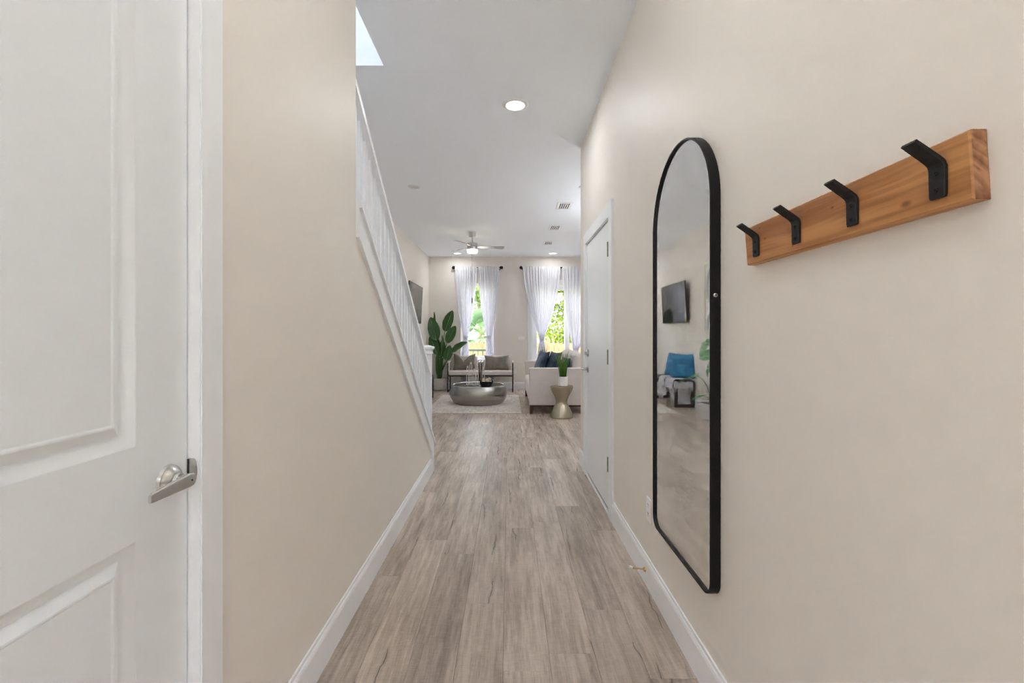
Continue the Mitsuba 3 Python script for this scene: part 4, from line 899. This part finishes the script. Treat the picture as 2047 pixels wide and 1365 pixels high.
# ------------------------------------------------------------------ outdoors
GZ = -0.18
put(struct('ground'), bx(-40, 40, YB + 0.16, 60, GZ - 0.2, GZ), 'm_lawn')
put(struct('patio', 'pale concrete patio outside the glass door'), bx(-6, 7, YB + 0.16, 13.6, GZ, GZ + 0.02), 'm_concrete')
put(struct('porch'), bx(-4, 4, -12, YF - 0.14, GZ - 0.2, -0.05), 'm_concrete')
put(struct('porch_roof'), bx(-2.4, 2.6, -1.75, YF - 0.14, 2.85, 3.0), 'm_ceiling')
t = thing('wooden_fence', 'pale wooden picket fence in the back garden', 'fence')
g = np.random.default_rng(5)
x = -3.6
while x < 5.6:
    zt = 1.0 + g.uniform(-0.012, 0.012)
    part(t, 'picket', ext(Polygon([(x, GZ), (x + 0.138, GZ), (x + 0.138, zt - 0.035), (x + 0.105, zt), (x + 0.033, zt), (x, zt - 0.035)]), 14.0, 14.018, 'y'), 'm_fence_wood')
    x += 0.147
for zz in (0.05, 0.75): part(t, 'rail', bx(-3.6, 5.6, 14.018, 14.06, zz, zz + 0.09), 'm_fence_wood')
t = thing('metal_fence', 'dark metal rail fence in front of the wooden fence', 'fence')
for z0, z1 in ((0.80, 0.85), (0.63, 0.65), (0.0, 0.04)): part(t, 'rail', bx(-3.6, 0.1, 12.3, 12.33, z0, z1), 'm_green_metal')
x = -3.55
while x < 0.1:
    part(t, 'bar', bx(x, x + 0.016, 12.307, 12.323, GZ, 0.80), 'm_green_metal'); x += 0.128
def foliage(c, rad, n, size, c0, c1, seed, shell=0.5):
    g = np.random.default_rng(seed); V, F, C = [], [], []
    for i in range(n):
        d_ = g.normal(size=3); d_ /= np.linalg.norm(d_); p = np.array(c) + d_ * np.array(rad) * (shell + (1 - shell) * g.uniform()) * g.uniform(0.75, 1.05)
        if p[2] < GZ + 0.05: continue
        a = g.normal(size=3); a /= np.linalg.norm(a); b = np.cross(a, g.normal(size=3)); b /= np.linalg.norm(b); s = size * g.uniform(0.6, 1.3)
        o = len(V); V += [p - a * s, p + b * s * 0.45, p + a * s, p - b * s * 0.45]; F += [(o, o + 1, o + 2), (o, o + 2, o + 3)]
        C += [np.array(c0) + (np.array(c1) - np.array(c0)) * g.uniform()] * 4
    return trimesh.Trimesh(np.array(V), np.array(F), process=False), np.array(C)
def tree(label, x, y, crowns, n, size, c0, c1, seed, trunk=True):
    t = thing('garden_tree', label, 'tree'); Vs, Cs = [], []
    for i, (dx, dz, r) in enumerate(crowns):
        m, c = foliage((x + dx, y, dz), (r, r * 0.8, r * 0.9), n, size, c0, c1, seed * 10 + i, 0.35); Vs.append(m); Cs.append(c)
    part(t, 'foliage', cat(Vs), 'm_tree_leaf', kind='stuff', color=np.vstack(Cs))
    if trunk: part(t, 'trunk', tube([(x, y, GZ), (x + 0.05, y, 1.2), (x - 0.05, y, crowns[0][1])], [0.14, 0.11, 0.07], 10), 'm_bark', smooth=True)
tree('bright yellow-green leafy tree seen through the glass door', 2.3, 17.5, [(-0.4, 1.5, 1.3), (0.5, 2.7, 1.2), (-0.7, 2.9, 1.0), (1.3, 1.4, 1.1), (0.4, 0.9, 1.0), (-0.4, 3.5, 0.8)], 3200, 0.058, (0.10, 0.18, 0.016), (0.29, 0.36, 0.045), 1)
tree('green tree rising behind the palm through the left window', -1.6, 24.0, [(0.1, 3.7, 1.1), (0.9, 4.6, 1.0), (-0.9, 3.2, 1.2), (0.6, 2.2, 1.0)], 900, 0.10, (0.08, 0.20, 0.04), (0.25, 0.38, 0.10), 2)
tree('low green shrub behind the wooden fence', -3.6, 18.8, [(-0.3, 0.9, 1.0), (0.6, 0.6, 0.8)], 900, 0.07, (0.10, 0.22, 0.05), (0.3, 0.42, 0.12), 3, False)
t = thing('fan_palm', 'fan palm with pale spiky fronds seen through the left window', 'palm')
pc = np.array([-0.95, 16.2, 1.25])
part(t, 'trunk', tube([(pc[0], pc[1], GZ), (pc[0], pc[1], pc[2] - 0.05)], [0.17, 0.13], 12), 'm_bark', smooth=True)
g = np.random.default_rng(9)
for i in range(22):
    az = 2 * PI * i * 0.381966 * 1.0; el = math.radians(-25 + 105 * (i / 22) ** 0.8)
    d_ = np.array([math.cos(az) * math.cos(el), math.sin(az) * math.cos(el), math.sin(el)]); hub = pc + d_ * g.uniform(0.55, 0.75)
    side = np.cross(d_, (0, 0, 1.0)); side /= np.linalg.norm(side); up = np.cross(side, d_)
    V, F = [], []
    for j in range(36):
        a = math.radians(-125 + 250 * j / 35); L = 0.62 * (0.7 + 0.3 * math.cos(a * 0.8)) * g.uniform(0.9, 1.05)
        e = d_ * math.cos(a) + side * math.sin(a); q = -d_ * math.sin(a) + side * math.cos(a)
        o = len(V)
        for s_, w_ in ((0.0, 0.004), (0.45, 0.022), (0.8, 0.012), (1.0, 0.001)):
            p = hub + e * L * s_ - up * 0.0 + up * (0.05 * (j % 2)) * (s_ > 0) * (1 - s_) + np.array([0, 0, -0.16 * s_ ** 2.5])
            V += [p - q * w_, p + q * w_]
            if s_ > 0: b_ = len(V); F += [(b_ - 4, b_ - 3, b_ - 1), (b_ - 4, b_ - 1, b_ - 2)]
    lk = part(t, 'frond', trimesh.Trimesh(np.array(V), np.array(F), process=False), 'm_tree_leaf', color=np.tile([[0.15, 0.26, 0.14]], (len(V), 1)))
    part(lk, 'stalk', tube([pc, pc + (hub - pc) * 0.6 + (0, 0, 0.03), hub], 0.012, 6), 'm_tree_leaf', color=np.tile([[0.3, 0.4, 0.2]], (3 * 6 + 2, 1)))

t = thing('front_hedge', 'tall green hedge across the front path outside the entrance', 'hedge')
m, c = foliage((0, -6.5, 1.5), (4.5, 0.6, 2.2), 9000, 0.17, (0.05, 0.11, 0.03), (0.13, 0.22, 0.06), 77, 0.3)
part(t, 'foliage', m, 'm_tree_leaf', kind='stuff', color=c)
part(t, 'trunk', tube([(0.0, -6.5, GZ), (0.05, -6.5, 0.9)], [0.08, 0.05], 8), 'm_bark', smooth=True)
